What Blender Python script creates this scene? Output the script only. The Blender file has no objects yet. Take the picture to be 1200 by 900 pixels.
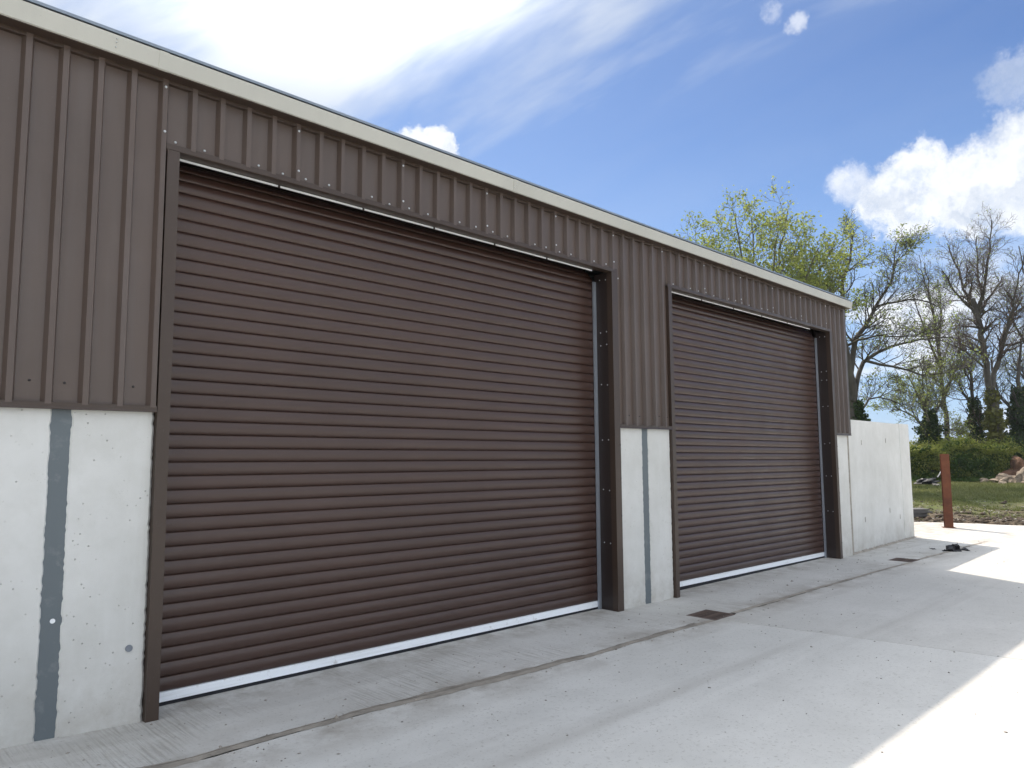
import bpy, math, random
import numpy as np
from mathutils import Vector, Matrix

R = math.radians
S = bpy.context.scene
COL = S.collection

# ------------------------------------------------------------------ camera
F_PX = 857.8
cd = bpy.data.cameras.new('camera'); cam = bpy.data.objects.new('camera', cd); COL.objects.link(cam)
cd.sensor_fit = 'HORIZONTAL'; cd.sensor_width = 36.0; cd.lens = 36.0 * F_PX / 1200.0
cd.clip_start = 0.05; cd.clip_end = 9000
FW = Vector((0.69943642, 0.70824691, 0.0957863)); RT = Vector((0.71196559, -0.70218083, -0.00686182)); UP = Vector((-0.0623994, -0.0729960, 0.9953783))
CAMP = Vector((0, -5.0055, 1.6))
M = Matrix.Identity(4)
for i in range(3):
    M[i][0] = RT[i]; M[i][1] = UP[i]; M[i][2] = -FW[i]; M[i][3] = CAMP[i]
cam.matrix_world = M
S.camera = cam
S.view_settings.view_transform = 'Standard'; S.view_settings.look = 'None'
S.view_settings.gamma = 1.0
S.view_settings.exposure = 1.46

# ------------------------------------------------------------------ light
SUN = Vector((0.40, 0.74, 1.0)).normalized()
SUN_EL = math.asin(SUN.z); SUN_AZ = math.atan2(SUN.x, SUN.y)
ld = bpy.data.lights.new('sun', 'SUN'); ld.energy = 2.0; ld.angle = R(0.6); ld.color = (1.0, 0.89, 0.76)
sun = bpy.data.objects.new('sun', ld); COL.objects.link(sun)
sun.rotation_mode = 'QUATERNION'; sun.rotation_quaternion = SUN.to_track_quat('Z', 'Y')


def make_world():
    w = bpy.data.worlds.new('World'); S.world = w; w.use_nodes = True
    nt = w.node_tree; N = nt.nodes; L = nt.links
    N.clear()
    out = N.new('ShaderNodeOutputWorld'); bg = N.new('ShaderNodeBackground')
    sky = N.new('ShaderNodeTexSky'); sky.sky_type = 'NISHITA'; sky.sun_disc = False
    sky.sun_elevation = SUN_EL; sky.sun_rotation = SUN_AZ
    sky.altitude = 50; sky.air_density = 1.0; sky.dust_density = 0.6; sky.ozone_density = 1.6
    tc = N.new('ShaderNodeTexCoord')

    def math_(op, a, b=None, c=None, clamp=False):
        n = N.new('ShaderNodeMath'); n.operation = op; n.use_clamp = clamp
        for i, v in enumerate((a, b, c)):
            if v is None: continue
            if isinstance(v, (int, float)): n.inputs[i].default_value = v
            else: L.new(v, n.inputs[i])
        return n.outputs[0]

    def vec(op, a, b=None, out_=0):
        n = N.new('ShaderNodeVectorMath'); n.operation = op
        for i, v in enumerate((a, b)):
            if v is None: continue
            if isinstance(v, (tuple, list)): n.inputs[i].default_value = v
            elif isinstance(v, (int, float)): n.inputs[3].default_value = v
            else: L.new(v, n.inputs[i])
        return n.outputs[out_]

    def noise(v, scale, detail=5, rough=0.55, dist=0.0):
        n = N.new('ShaderNodeTexNoise'); n.inputs['Scale'].default_value = scale
        n.inputs['Detail'].default_value = detail; n.inputs['Roughness'].default_value = rough
        n.inputs['Distortion'].default_value = dist
        L.new(v, n.inputs['Vector']); return n

    def mapr(v, a, b, c=0.0, d=1.0, smooth=True):
        n = N.new('ShaderNodeMapRange'); n.interpolation_type = 'SMOOTHSTEP' if smooth else 'LINEAR'
        L.new(v, n.inputs[0])
        for i, x in enumerate((a, b, c, d)): n.inputs[i + 1].default_value = x
        return n.outputs[0]
    V = vec('NORMALIZE', tc.outputs['Generated'])
    nz = noise(V, 7, 12, 0.68)
    off = vec('SUBTRACT', nz.outputs['Color'], (0.5, 0.5, 0.5))
    sc = N.new('ShaderNodeVectorMath'); sc.operation = 'SCALE'; sc.inputs[3].default_value = 0.19; L.new(off, sc.inputs[0])
    nv = vec('NORMALIZE', vec('ADD', V, sc.outputs[0]))
    nz2 = noise(V, 26, 10, 0.7)
    off2 = vec('SUBTRACT', nz2.outputs['Color'], (0.5, 0.5, 0.5))
    sc2 = N.new('ShaderNodeVectorMath'); sc2.operation = 'SCALE'; sc2.inputs[3].default_value = 0.045; L.new(off2, sc2.inputs[0])
    nvs = vec('NORMALIZE', vec('ADD', V, sc2.outputs[0]))
    nz3 = noise(V, 34, 7, 0.65)
    cum = None
    blobs = [((0.921, 0.222, 0.298), 2.9, 1.6, 1.0, nv), ((0.930, 0.165, 0.312), 3.3, 1.6, 1.0, nv), ((0.902, 0.268, 0.300), 2.8, 1.1, 1.0, nv),
             ((0.935, 0.095, 0.320), 3.2, 2.0, 1.0, nv), ((0.903, 0.160, 0.400), 1.3, 1.7, 0.55, nv), ((0.892, 0.322, 0.322), 1.2, 1.0, 0.8, nvs),
             ((0.88, 0.03, 0.46), 2.6, 3.0, 0.5, nv),
             ((0.573, 0.718, 0.392), 1.7, 0.35, 1.0, nvs), ((0.552, 0.735, 0.392), 1.6, 0.5, 1.0, nvs),
             ((0.7825, 0.360, 0.509), 0.45, 0.8, 0.42, nvs), ((0.800, 0.338, 0.4935), 0.5, 0.8, 0.62, nvs)]
    for (c, r, soft, al, vv) in blobs:
        c = Vector(c).normalized()
        dp = vec('DOT_PRODUCT', vv, tuple(c), 1)
        
        m = mapr(dp, math.cos(R(r + soft * 0.5)), math.cos(R(max(r - soft * 0.5, 0.1))), 0, al)
        if al < 1 and al != 0.8 and vv is nvs: m = math_('MULTIPLY', m, mapr(nz3.outputs['Fac'], 0.34, 0.60, 0.15, 1.0))
        cum = m if cum is None else math_('MAXIMUM', cum, m)
    # scattered low cumulus all round the horizon
    sep = N.new('ShaderNodeSeparateXYZ'); L.new(V, sep.inputs[0])
    mp = N.new('ShaderNodeMapping'); mp.inputs['Scale'].default_value = (1, 1, 2.2); L.new(V, mp.inputs[0])
    gn = noise(mp.outputs[0], 4.2, 9, 0.6)
    gen = mapr(gn.outputs['Fac'], 0.41, 0.57)
    low = math_('MULTIPLY', gen, mapr(sep.outputs['Z'], 0.25, 0.17))
    cum = math_('MAXIMUM', cum, low)
    # dense unseen cloud behind the camera, added to brighten slat reflections and fill light
    back = vec('DOT_PRODUCT', V, tuple(Vector((-0.7, -0.7, 0.1)).normalized()), 1)
    hi = math_('MULTIPLY', mapr(gn.outputs['Fac'], 0.32, 0.50), mapr(back, -0.25, 0.25))
    cum = math_('MAXIMUM', cum, hi)
    # cirrus veil on the sun's side, its edge a straight streak
    A = Vector((0.70, 0.465, 0.541)); B = Vector((0.585, 0.66, 0.455)); I = Vector((0.374, 0.814, 0.444))
    n = A.cross(B).normalized()
    if n.dot(I) < 0: n = -n
    ax = (A - B).normalized(); third = n.cross(ax)
    # streak coordinates: squeezed along the edge direction
    cmb = N.new('ShaderNodeCombineXYZ')
    L.new(math_('MULTIPLY', vec('DOT_PRODUCT', V, tuple(ax), 1), 0.9), cmb.inputs[0])
    L.new(math_('MULTIPLY', vec('DOT_PRODUCT', V, tuple(n), 1), 5.0), cmb.inputs[1])
    L.new(math_('MULTIPLY', vec('DOT_PRODUCT', V, tuple(third), 1), 2.0), cmb.inputs[2])
    st = noise(cmb.outputs[0], 2.2, 6, 0.55, 0.3)
    side = vec('DOT_PRODUCT', V, tuple(n), 1)
    sidew = math_('ADD', side, math_('MULTIPLY', math_('SUBTRACT', st.outputs['Fac'], 0.5), 0.30))
    cir = math_('MULTIPLY', mapr(sidew, -0.17, 0.13), mapr(st.outputs['Fac'], 0.30, 0.66, 0.42, 1.0))
    # the veil thins towards the horizon
    cir = math_('MULTIPLY', cir, mapr(sep.outputs['Z'], 0.30, 0.46, 0.25, 1.0))
    thin = math_('MULTIPLY', mapr(sidew, -0.42, 0.0), 0.17)
    cir = math_('MAXIMUM', cir, thin)
    skm = N.new('ShaderNodeVectorMath'); skm.operation = 'MULTIPLY'; L.new(sky.outputs[0], skm.inputs[0])
    skm.inputs[1].default_value = (0.152, 0.262, 0.415)

    def mix(f, a, b):
        m = N.new('ShaderNodeMix'); m.data_type = 'RGBA'; L.new(f, m.inputs[0])
        for s, v in ((6, a), (7, b)):
            if isinstance(v, tuple): m.inputs[s].default_value = v
            else: L.new(v, m.inputs[s])
        return m.outputs[2]
    # the veil is brighter round the sun
    glow = mapr(vec('DOT_PRODUCT', V, tuple(SUN), 1), math.cos(R(33)), math.cos(R(2)), 0, 1)
    glow = math_('POWER', glow, 6.0)
    cc = mix(glow, (2.85, 3.1, 3.45, 1), (38.0, 37.0, 35.5, 1))
    hz = mix(mapr(sep.outputs['Z'], 0.50, 0.08, 0.0, 0.60), skm.outputs[0], (2.2, 2.95, 4.0, 1))
    c1 = mix(cir, hz, cc)
    shade = noise(nv, 11, 5, 0.5)
    cum = math_('MULTIPLY', cum, mapr(nz2.outputs['Fac'], 0.30, 0.55, 0.60, 0.97))
    ccol = mix(mapr(shade.outputs['Fac'], 0.36, 0.60), (2.3, 2.6, 3.1, 1), (3.9, 4.0, 4.15, 1))
    # clouds behind the camera raised further, as added light on the shaded front
    bl = N.new('ShaderNodeVectorMath'); bl.operation = 'SCALE'; L.new(ccol, bl.inputs[0])
    L.new(mapr(back, -0.3, 0.9, 1.0, 1.55), bl.inputs[3])
    c2 = mix(cum, c1, bl.outputs[0])
    L.new(c2, bg.inputs[0]); bg.inputs[1].default_value = 0.10
    L.new(bg.outputs[0], out.inputs[0])


make_world()

# ------------------------------------------------------------------ helpers
class MB:
    def __init__(s): s.v = []; s.f = []
    def add(s, vs, fs):
        b = len(s.v); s.v += [tuple(v) for v in vs]; s.f += [tuple(b + i for i in f) for f in fs]; return s
    def box(s, x0, x1, y0, y1, z0, z1):
        return s.add([(x0, y0, z0), (x1, y0, z0), (x1, y1, z0), (x0, y1, z0), (x0, y0, z1), (x1, y0, z1), (x1, y1, z1), (x0, y1, z1)],
                     [(0, 3, 2, 1), (4, 5, 6, 7), (0, 1, 5, 4), (1, 2, 6, 5), (2, 3, 7, 6), (3, 0, 4, 7)])
    def cyl(s, p0, p1, r0, r1=None, n=8, cap=True):
        r1 = r0 if r1 is None else r1
        p0 = Vector(p0); p1 = Vector(p1); d = (p1 - p0).normalized(); a = d.orthogonal().normalized(); b = d.cross(a)
        vs = []
        for p, r in ((p0, r0), (p1, r1)):
            for i in range(n):
                t = 2 * math.pi * i / n; vs.append(p + (a * math.cos(t) + b * math.sin(t)) * r)
        fs = [(i, (i + 1) % n, n + (i + 1) % n, n + i) for i in range(n)]
        if cap: fs += [tuple(range(n))[::-1], tuple(range(n, 2 * n))]
        return s.add(vs, fs)
    def build(s, name, mat, parent=None, smooth=False, bevel=0):
        me = bpy.data.meshes.new(name); me.from_pydata(s.v, [], s.f)
        if mat: me.materials.append(mat)
        if smooth:
            for p in me.polygons: p.use_smooth = True
        me.update()
        o = bpy.data.objects.new(name, me); COL.objects.link(o)
        if parent: o.parent = parent
        if bevel:
            b = o.modifiers.new('bevel', 'BEVEL'); b.width = bevel; b.segments = 2; b.limit_method = 'ANGLE'
        return o


def np_mesh(name, verts, faces, mat, parent=None, smooth=False):
    me = bpy.data.meshes.new(name)
    nv, nf, k = len(verts), len(faces), faces.shape[1]
    me.vertices.add(nv); me.vertices.foreach_set('co', verts.astype(np.float32).ravel())
    me.loops.add(nf * k); me.loops.foreach_set('vertex_index', faces.astype(np.int32).ravel())
    me.polygons.add(nf); me.polygons.foreach_set('loop_start', np.arange(0, nf * k, k, dtype=np.int32))
    if smooth: me.polygons.foreach_set('use_smooth', np.ones(nf, dtype=bool))
    me.update(calc_edges=True); me.validate()
    me.materials.append(mat)
    o = bpy.data.objects.new(name, me); COL.objects.link(o)
    if parent: o.parent = parent
    return o


def tag(o, label=None, cat=None, group=None, kind=None):
    if label: o['label'] = label
    if cat: o['category'] = cat
    if group: o['group'] = group
    if kind: o['kind'] = kind
    return o


def empty(name, loc=(0, 0, 0)):
    o = bpy.data.objects.new(name, None); COL.objects.link(o); o.location = loc; o.empty_display_size = 0.2
    return o


class Mat:
    """small node-material builder"""
    def __init__(s, name, rough=0.6, metal=0.0, spec=0.5):
        s.m = bpy.data.materials.new(name); s.m.use_nodes = True
        s.N = s.m.node_tree.nodes; s.L = s.m.node_tree.links
        s.b = s.N['Principled BSDF']; s.b.inputs['Roughness'].default_value = rough
        s.b.inputs['Metallic'].default_value = metal
        s.b.inputs['Specular IOR Level'].default_value = spec
        s.tc = s.N.new('ShaderNodeTexCoord'); s.bump = None
    def co(s, scale=(1, 1, 1), which='Object', rot=(0, 0, 0)):
        mp = s.N.new('ShaderNodeMapping'); mp.inputs['Scale'].default_value = scale; mp.inputs['Rotation'].default_value = rot
        s.L.new(s.tc.outputs[which], mp.inputs[0]); return mp.outputs[0]
    def noise(s, scale, detail=4, rough=0.55, vec=None, dist=0.0):
        n = s.N.new('ShaderNodeTexNoise'); n.inputs['Scale'].default_value = scale; n.inputs['Detail'].default_value = detail
        n.inputs['Roughness'].default_value = rough; n.inputs['Distortion'].default_value = dist
        s.L.new(vec if vec is not None else s.co(), n.inputs['Vector']); return n.outputs['Fac']
    def vor(s, scale, vec=None, rnd=1.0):
        n = s.N.new('ShaderNodeTexVoronoi'); n.inputs['Scale'].default_value = scale; n.inputs['Randomness'].default_value = rnd
        s.L.new(vec if vec is not None else s.co(), n.inputs['Vector']); return n.outputs['Distance'], n.outputs['Color']
    def mr(s, v, a, b, c=0.0, d=1.0):
        n = s.N.new('ShaderNodeMapRange'); s.L.new(v, n.inputs[0])
        for i, x in enumerate((a, b, c, d)): n.inputs[i + 1].default_value = x
        return n.outputs[0]
    def math(s, op, a, b=0.0):
        n = s.N.new('ShaderNodeMath'); n.operation = op
        for i, v in enumerate((a, b)):
            if isinstance(v, (int, float)): n.inputs[i].default_value = v
            else: s.L.new(v, n.inputs[i])
        return n.outputs[0]
    def mix(s, f, a, b, mode='MIX'):
        m = s.N.new('ShaderNodeMix'); m.data_type = 'RGBA'; m.blend_type = mode
        if isinstance(f, (int, float)): m.inputs[0].default_value = f
        else: s.L.new(f, m.inputs[0])
        for sk, v in ((6, a), (7, b)):
            if isinstance(v, tuple): m.inputs[sk].default_value = (*v[:3], 1)
            else: s.L.new(v, m.inputs[sk])
        return m.outputs[2]
    def col(s, c):
        if isinstance(c, tuple): s.b.inputs['Base Color'].default_value = (*c, 1)
        else: s.L.new(c, s.b.inputs['Base Color'])
        return s
    def rough(s, v): s.L.new(v, s.b.inputs['Roughness']); return s
    def add_bump(s, h, strength=0.3, dist=0.01):
        b = s.N.new('ShaderNodeBump'); b.inputs['Strength'].default_value = strength; b.inputs['Distance'].default_value = dist
        s.L.new(h, b.inputs['Height'])
        if s.bump: s.L.new(s.bump, b.inputs['Normal'])
        s.bump = b.outputs[0]; s.L.new(s.bump, s.b.inputs['Normal']); return s
    def sep(s, axis, which='Object'):
        n = s.N.new('ShaderNodeSeparateXYZ'); s.L.new(s.tc.outputs[which], n.inputs[0]); return n.outputs[axis]


def painted(name, c, rough=0.38, var=0.14, dirt=0.25, spec=0.5, bump=True):
    m = Mat(name, rough, 0, spec)
    speck = m.noise(60, 3, 0.8)
    n1 = m.noise(0.9, 5, 0.6); n2 = m.noise(1.0, 4, 0.6, m.co((9, 9, 0.6)))
    base = m.mix(m.mr(n1, 0.3, 0.7), tuple(x * (1 - var) for x in c), tuple(x * (1 + var) for x in c))
    base = m.mix(m.mr(n2, 0.5, 0.8, 0, dirt), base, tuple(0.5 * x + 0.10 for x in c))
    base = m.mix(m.mr(speck, 0.62, 0.74, 0, 0.3), base, tuple(0.4 * x + 0.12 for x in c))
    oi = m.N.new('ShaderNodeObjectInfo')
    base = m.mix(m.mr(oi.outputs['Random'], 0, 1, 0.0, 0.16), base, tuple(min(1, x * 0.45) for x in c))
    m.col(base).rough(m.mr(m.noise(2.5, 4), 0.3, 0.7, rough - 0.06, rough + 0.10))
    if bump: m.add_bump(m.noise(1.6, 2), 0.25, 0.006)
    return m.m


def mat_concrete_wall():
    m = Mat('precast_concrete', 0.85)
    n1 = m.noise(1.1, 6, 0.62); n2 = m.noise(7, 5, 0.6); n3 = m.noise(1.2, 4, 0.6, m.co((5, 5, 0.7)))
    c = m.mix(m.mr(n1, 0.32, 0.68), (0.56, 0.56, 0.53), (0.68, 0.68, 0.655))
    c = m.mix(m.mr(n2, 0.45, 0.75, 0, 0.30), c, (0.50, 0.50, 0.455))
    c = m.mix(m.mr(n3, 0.55, 0.8, 0, 0.30), c, (0.74, 0.745, 0.73))
    # brown splash band near the foot
    z = m.sep(2)
    foot = m.math('MULTIPLY', m.mr(z, 0.55, -0.1, 0, 1), m.mr(m.noise(3.0, 6, 0.7), 0.38, 0.68, 0.12, 0.75))
    c = m.mix(foot, c, (0.34, 0.31, 0.26))
    # blow holes
    d, _ = m.vor(22, m.co()); dn = m.noise(3.1, 2)
    hole = m.math('MULTIPLY', m.mr(d, 0.13, 0.07), m.mr(dn, 0.42, 0.55))
    c = m.mix(m.math('MULTIPLY', hole, 0.5), c, (0.20, 0.19, 0.165))
    d3, _ = m.vor(60, m.co()); h3 = m.math('MULTIPLY', m.mr(d3, 0.16, 0.08), m.mr(m.noise(5.0, 2), 0.56, 0.66))
    c = m.mix(m.math('MULTIPLY', h3, 0.5), c, (0.24, 0.23, 0.20))
    m.col(c)
    m.add_bump(m.noise(55, 4, 0.7), 0.35, 0.003)
    m.add_bump(m.noise(4, 4), 0.3, 0.01)
    m.add_bump(m.math('SUBTRACT', 1.0, hole), 0.8, 0.006)
    return m.m


def mat_yard(name, a, b, streak=0.25, brush=False):
    m = Mat(name, 0.82, 0, 0.35)
    n1 = m.noise(0.33, 6, 0.62); n2 = m.noise(2.4, 6, 0.65); n4 = m.noise(14, 5, 0.7)
    c = m.mix(m.mr(n1, 0.30, 0.70), a, b)
    c = m.mix(m.mr(n2, 0.46, 0.74, 0, 0.30), c, tuple(x * 0.78 for x in a))
    n5 = m.noise(1.0, 5, 0.65, m.co((0.35, 2.4, 1), rot=(0, 0, 0.5)), 0.6)
    c = m.mix(m.mr(n5, 0.54, 0.72, 0, streak), c, tuple(x * 1.22 for x in b))
    # cement-laitance flecks and dark grit
    c = m.mix(m.mr(n4, 0.58, 0.78, 0, 0.35), c, tuple(x * 0.62 for x in a))
    d, _ = m.vor(9.0); spot = m.math('MULTIPLY', m.mr(d, 0.06, 0.03), m.mr(m.noise(1.7, 2), 0.5, 0.6))
    c = m.mix(m.math('MULTIPLY', spot, 0.65), c, (0.09, 0.08, 0.07))
    d2, _ = m.vor(26.0); spot2 = m.math('MULTIPLY', m.mr(d2, 0.10, 0.05), m.mr(m.noise(2.7, 2), 0.54, 0.62))
    c = m.mix(m.math('MULTIPLY', spot2, 0.5), c, (0.6, 0.6, 0.58))
    # tyre-brown stains, long and faint
    n6 = m.noise(1.0, 4, 0.55, m.co((0.16, 0.9, 1), rot=(0, 0, -0.35)))
    c = m.mix(m.mr(n6, 0.58, 0.74, 0, 0.30), c, (0.27, 0.23, 0.18))
    # dirt washed along the joint in front of the doors, heaviest by the first drain
    dy = m.math('ABSOLUTE', m.math('ADD', m.sep(1), 0.93))
    band = m.math('MULTIPLY', m.mr(dy, 0.42, 0.02), m.mr(m.noise(1.5, 6, 0.7), 0.44, 0.66))
    c = m.mix(m.math('MULTIPLY', band, 0.75), c, (0.25, 0.215, 0.175))
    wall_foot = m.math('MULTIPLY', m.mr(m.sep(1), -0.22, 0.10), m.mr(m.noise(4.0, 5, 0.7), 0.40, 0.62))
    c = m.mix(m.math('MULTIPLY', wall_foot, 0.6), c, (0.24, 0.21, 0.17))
    n9 = m.noise(38, 3, 0.8)
    c = m.mix(m.mr(n9, 0.57, 0.70, 0, 0.6), c, (0.30, 0.28, 0.25))
    # crossing tyre tracks, just darker than the slab
    tr = m.noise(1.0, 3, 0.5, m.co((0.08, 2.2, 1), rot=(0, 0, 0.12)))
    c = m.mix(m.mr(tr, 0.57, 0.66, 0, 0.32), c, (0.33, 0.31, 0.28))
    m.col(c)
    m.add_bump(m.noise(5.5, 6, 0.65), 0.35, 0.012)
    m.add_bump(m.noise(90, 3, 0.7), 0.4, 0.0025)
    if brush:
        wv = m.noise(1.0, 3, 0.6, m.co((60, 2.2, 1), rot=(0, 0, 0.32)))
        msk = m.mr(m.noise(0.9, 4), 0.46, 0.60)
        m.add_bump(m.math('MULTIPLY', wv, msk), 0.9, 0.012)
        g = m.math('MULTIPLY', m.mr(wv, 0.52, 0.38), msk)
        m.col(m.mix(m.math('MULTIPLY', g, 0.38), c, (0.25, 0.225, 0.19)))  # brush grooves darkened in colour: relief shading painted in, with some dirt
    else:
        wv = m.noise(1.0, 4, 0.65, m.co((3.2, 26, 1), rot=(0, 0, 0.55)))
        m.add_bump(wv, 0.3, 0.006)
    return m.m


def flat(name, c, rough=0.6, metal=0.0, var=0.15, scale=6, bump=0.2, bscale=30, bdist=0.004, spec=0.5):
    m = Mat(name, rough, metal, spec)
    n = m.noise(scale, 5, 0.62)
    m.col(m.mix(m.mr(n, 0.3, 0.7), tuple(x * (1 - var) for x in c), tuple(min(1, x * (1 + var)) for x in c)))
    if bump: m.add_bump(m.noise(bscale, 4, 0.65), bump, bdist)
    return m.m


def leafmat(name, c1, c2, trans=0.45, scale=0.5):
    m = Mat(name, 0.55, 0, 0.3)
    n = m.noise(scale, 4, 0.6); n2 = m.noise(9, 2)
    c = m.mix(m.mr(n, 0.35, 0.65), c1, c2)
    c = m.mix(m.mr(n2, 0.3, 0.7, 0, 0.45), c, tuple(x * 0.55 for x in c1))
    m.col(c)
    t = m.N.new('ShaderNodeBsdfTranslucent'); m.L.new(c, t.inputs[0])
    mx = m.N.new('ShaderNodeMixShader'); mx.inputs[0].default_value = trans
    out = m.N['Material Output']
    m.L.new(m.b.outputs[0], mx.inputs[1]); m.L.new(t.outputs[0], mx.inputs[2]); m.L.new(mx.outputs[0], out.inputs[0])
    return m.m


def bark(name, c):
    m = Mat(name, 0.9)
    n = m.noise(1.2, 4); n2 = m.noise(1, 4, 0.65, m.co((14, 14, 2)))
    cc = m.mix(m.mr(n, 0.35, 0.65), c, tuple(x * 1.5 + 0.01 for x in c))
    cc = m.mix(m.mr(n, 0.55, 0.8, 0, 0.5), cc, (0.10, 0.11, 0.05))
    m.col(cc); m.add_bump(n2, 0.6, 0.03); return m.m


def mat_field():
    m = Mat('rough_grass_ground', 0.95, 0, 0.2)
    n1 = m.noise(0.45, 6, 0.65); n2 = m.noise(3.2, 6, 0.7)
    x = m.math('ADD', m.sep(0), m.math('MULTIPLY', m.sep(1), 0.34))
    mud = m.mr(m.math('ADD', x, m.math('MULTIPLY', m.math('SUBTRACT', n1, 0.5), 26)), 24.0, 33.0, 1, 0)
    g = m.mix(m.mr(n2, 0.35, 0.65), (0.062, 0.078, 0.026), (0.135, 0.155, 0.05))
    e = m.mix(m.mr(n2, 0.35, 0.65), (0.070, 0.052, 0.036), (0.17, 0.135, 0.095))
    c = m.mix(mud, g, e)
    c = m.mix(m.mr(m.noise(1.6, 5, 0.7), 0.54, 0.66, 0, 0.6), c, e)
    m.col(c); m.add_bump(m.noise(6, 6, 0.7), 1.0, 0.08); return m.m


def rustmat():
    m = Mat('rusted_steel', 0.85, 0.0, 0.3)
    n = m.noise(2.2, 6, 0.7); n2 = m.noise(16, 5, 0.7)
    c = m.mix(m.mr(n, 0.35, 0.65), (0.082, 0.030, 0.018), (0.165, 0.062, 0.032))
    c = m.mix(m.mr(n2, 0.55, 0.75, 0, 0.6), c, (0.09, 0.035, 0.022))
    m.col(c); m.add_bump(n2, 0.5, 0.004); return m.m


CLAD = painted('brown_profiled_steel', (0.096, 0.069, 0.056), 0.37, 0.12, 0.20, 0.55)
TRIM = painted('brown_folded_trim', (0.052, 0.033, 0.023), 0.36, 0.10, 0.06, 0.5)
TRIMD = painted('dark_brown_reveal', (0.026, 0.017, 0.015), 0.40, 0.15, 0.04)
SLAT = painted('brown_shutter_lath', (0.055, 0.028, 0.0205), 0.35, 0.10, 0.04, 0.6, False)
GUT = painted('stone_coloured_gutter', (0.49, 0.48, 0.425), 0.38, 0.07, 0.16)
ROOFE = flat('grey_roof_edge', (0.22, 0.26, 0.31), 0.4, 0.3, 0.1, 3, 0.1)
CONC = mat_concrete_wall()
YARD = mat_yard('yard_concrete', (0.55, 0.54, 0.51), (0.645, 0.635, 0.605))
YARD2 = mat_yard('darker_yard_concrete', (0.495, 0.482, 0.45), (0.585, 0.57, 0.54))  # same concrete in a slightly darker tone, for the right and far slabs
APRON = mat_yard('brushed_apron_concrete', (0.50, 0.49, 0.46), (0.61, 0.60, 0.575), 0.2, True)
JOINT = flat('joint_mortar_dirt', (0.30, 0.27, 0.23), 0.95, 0, 0.35, 5, 0.8, 22, 0.01)
COLM = Mat('grey_coated_column', 0.55, 0.1)
COLM.col(COLM.mix(COLM.mr(COLM.noise(3, 6, 0.7), 0.58, 0.74, 0, 0.6), (0.125, 0.148, 0.160), (0.28, 0.30, 0.30))); COLM.add_bump(COLM.noise(30, 4), 0.3, 0.004)
COLM = COLM.m
WHITE = flat('white_aluminium', (0.86, 0.88, 0.90), 0.35, 0.0, 0.03, 2, 0.05)
DWH = Mat('scuffed_white_rail', 0.4)
_n = DWH.noise(1.0, 6, 0.7, DWH.co((1.2, 6, 30))); _n2 = DWH.noise(9, 5, 0.7)
_c = DWH.mix(DWH.mr(_n, 0.50, 0.72, 0, 0.5), (0.88, 0.92, 0.96), (0.56, 0.56, 0.55))
DWH.col(DWH.mix(DWH.mr(_n2, 0.60, 0.72, 0, 0.6), _c, (0.30, 0.27, 0.24))); DWH = DWH.m
RAIL = flat('silver_guide', (0.38, 0.41, 0.46), 0.35, 0.5, 0.08, 3, 0.1)
SCREW = flat('screw_cap', (0.62, 0.64, 0.66), 0.3, 0.5, 0.1, 3, 0)
DSCREW = flat('dark_screw', (0.03, 0.025, 0.025), 0.5, 0.2, 0.1, 3, 0)
RUBBER = flat('black_rubber', (0.008, 0.009, 0.014), 0.7, 0, 0.2, 5, 0.1)
BLACKP = flat('black_crumpled_plastic', (0.012, 0.012, 0.014), 0.5, 0, 0.3, 9, 0.6, 18, 0.02)
RUST = rustmat()
GRATE = flat('grimy_cast_iron', (0.13, 0.095, 0.08), 0.8, 0.1, 0.5, 14, 0.6, 60, 0.003)
STONE = flat('pale_stone', (0.25, 0.20, 0.15), 0.9, 0, 0.3, 1.6, 0.8, 5, 0.05)
STONEG = flat('grey_rubble', (0.27, 0.25, 0.22), 0.9, 0, 0.35, 2.2, 0.8, 9, 0.03)
EARTH = flat('red_brown_earth', (0.16, 0.085, 0.052), 0.95, 0, 0.35, 2.0, 1.0, 6, 0.08)
BOARD = flat('weathered_board', (0.12, 0.115, 0.11), 0.85, 0, 0.25, 5, 0.6, 18, 0.01)
FIELD = mat_field()
GRASS = leafmat('grass_blades', (0.13, 0.155, 0.045), (0.24, 0.25, 0.095), 0.35, 0.35)
LEAFY = leafmat('young_yellow_green_leaf', (0.26, 0.33, 0.08), (0.38, 0.41, 0.12), 0.6, 0.35)
LEAFP = leafmat('pale_spring_leaf', (0.24, 0.30, 0.09), (0.34, 0.38, 0.13), 0.55, 0.35)
IVY = leafmat('dark_ivy_leaf', (0.028, 0.055, 0.014), (0.060, 0.100, 0.024), 0.2, 0.7)
IVYY = leafmat('yellow_ivy_leaf', (0.12, 0.13, 0.03), (0.19, 0.18, 0.045), 0.3, 0.7)
HEDGED = leafmat('hedge_leaf', (0.060, 0.115, 0.022), (0.120, 0.185, 0.036), 0.4, 0.35)
HEDGET = leafmat('pale_hedge_leaf', (0.22, 0.27, 0.05), (0.32, 0.33, 0.08), 0.5, 0.5)
HCORE = flat('hedge_inner_twigs', (0.03, 0.038, 0.016), 0.95, 0, 0.4, 3, 1, 8, 0.05)
BARK = bark('grey_brown_bark', (0.055, 0.047, 0.038))
BARKR = bark('reddish_twig_bark', (0.075, 0.052, 0.042))
BARKL = bark('lichen_bark', (0.085, 0.078, 0.055))
HILLM = flat('distant_woods', (0.05, 0.075, 0.04), 1.0, 0, 0.35, 0.01, 0)
FARF = flat('distant_fields', (0.09, 0.13, 0.04), 1.0, 0, 0.3, 0.01, 0)

GX = [-60, -5, -1, 0.94, 1.7, 4.0, 6.5, 12.6, 17.4, 20.5, 23, 60]
GZ = [0.03, 0.03, 0.02, 0.0, -0.042, -0.072, -0.10, -0.158, -0.235, -0.28, -0.30, -0.30]


def gz(x): return float(np.interp(x, GX, GZ))


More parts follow.
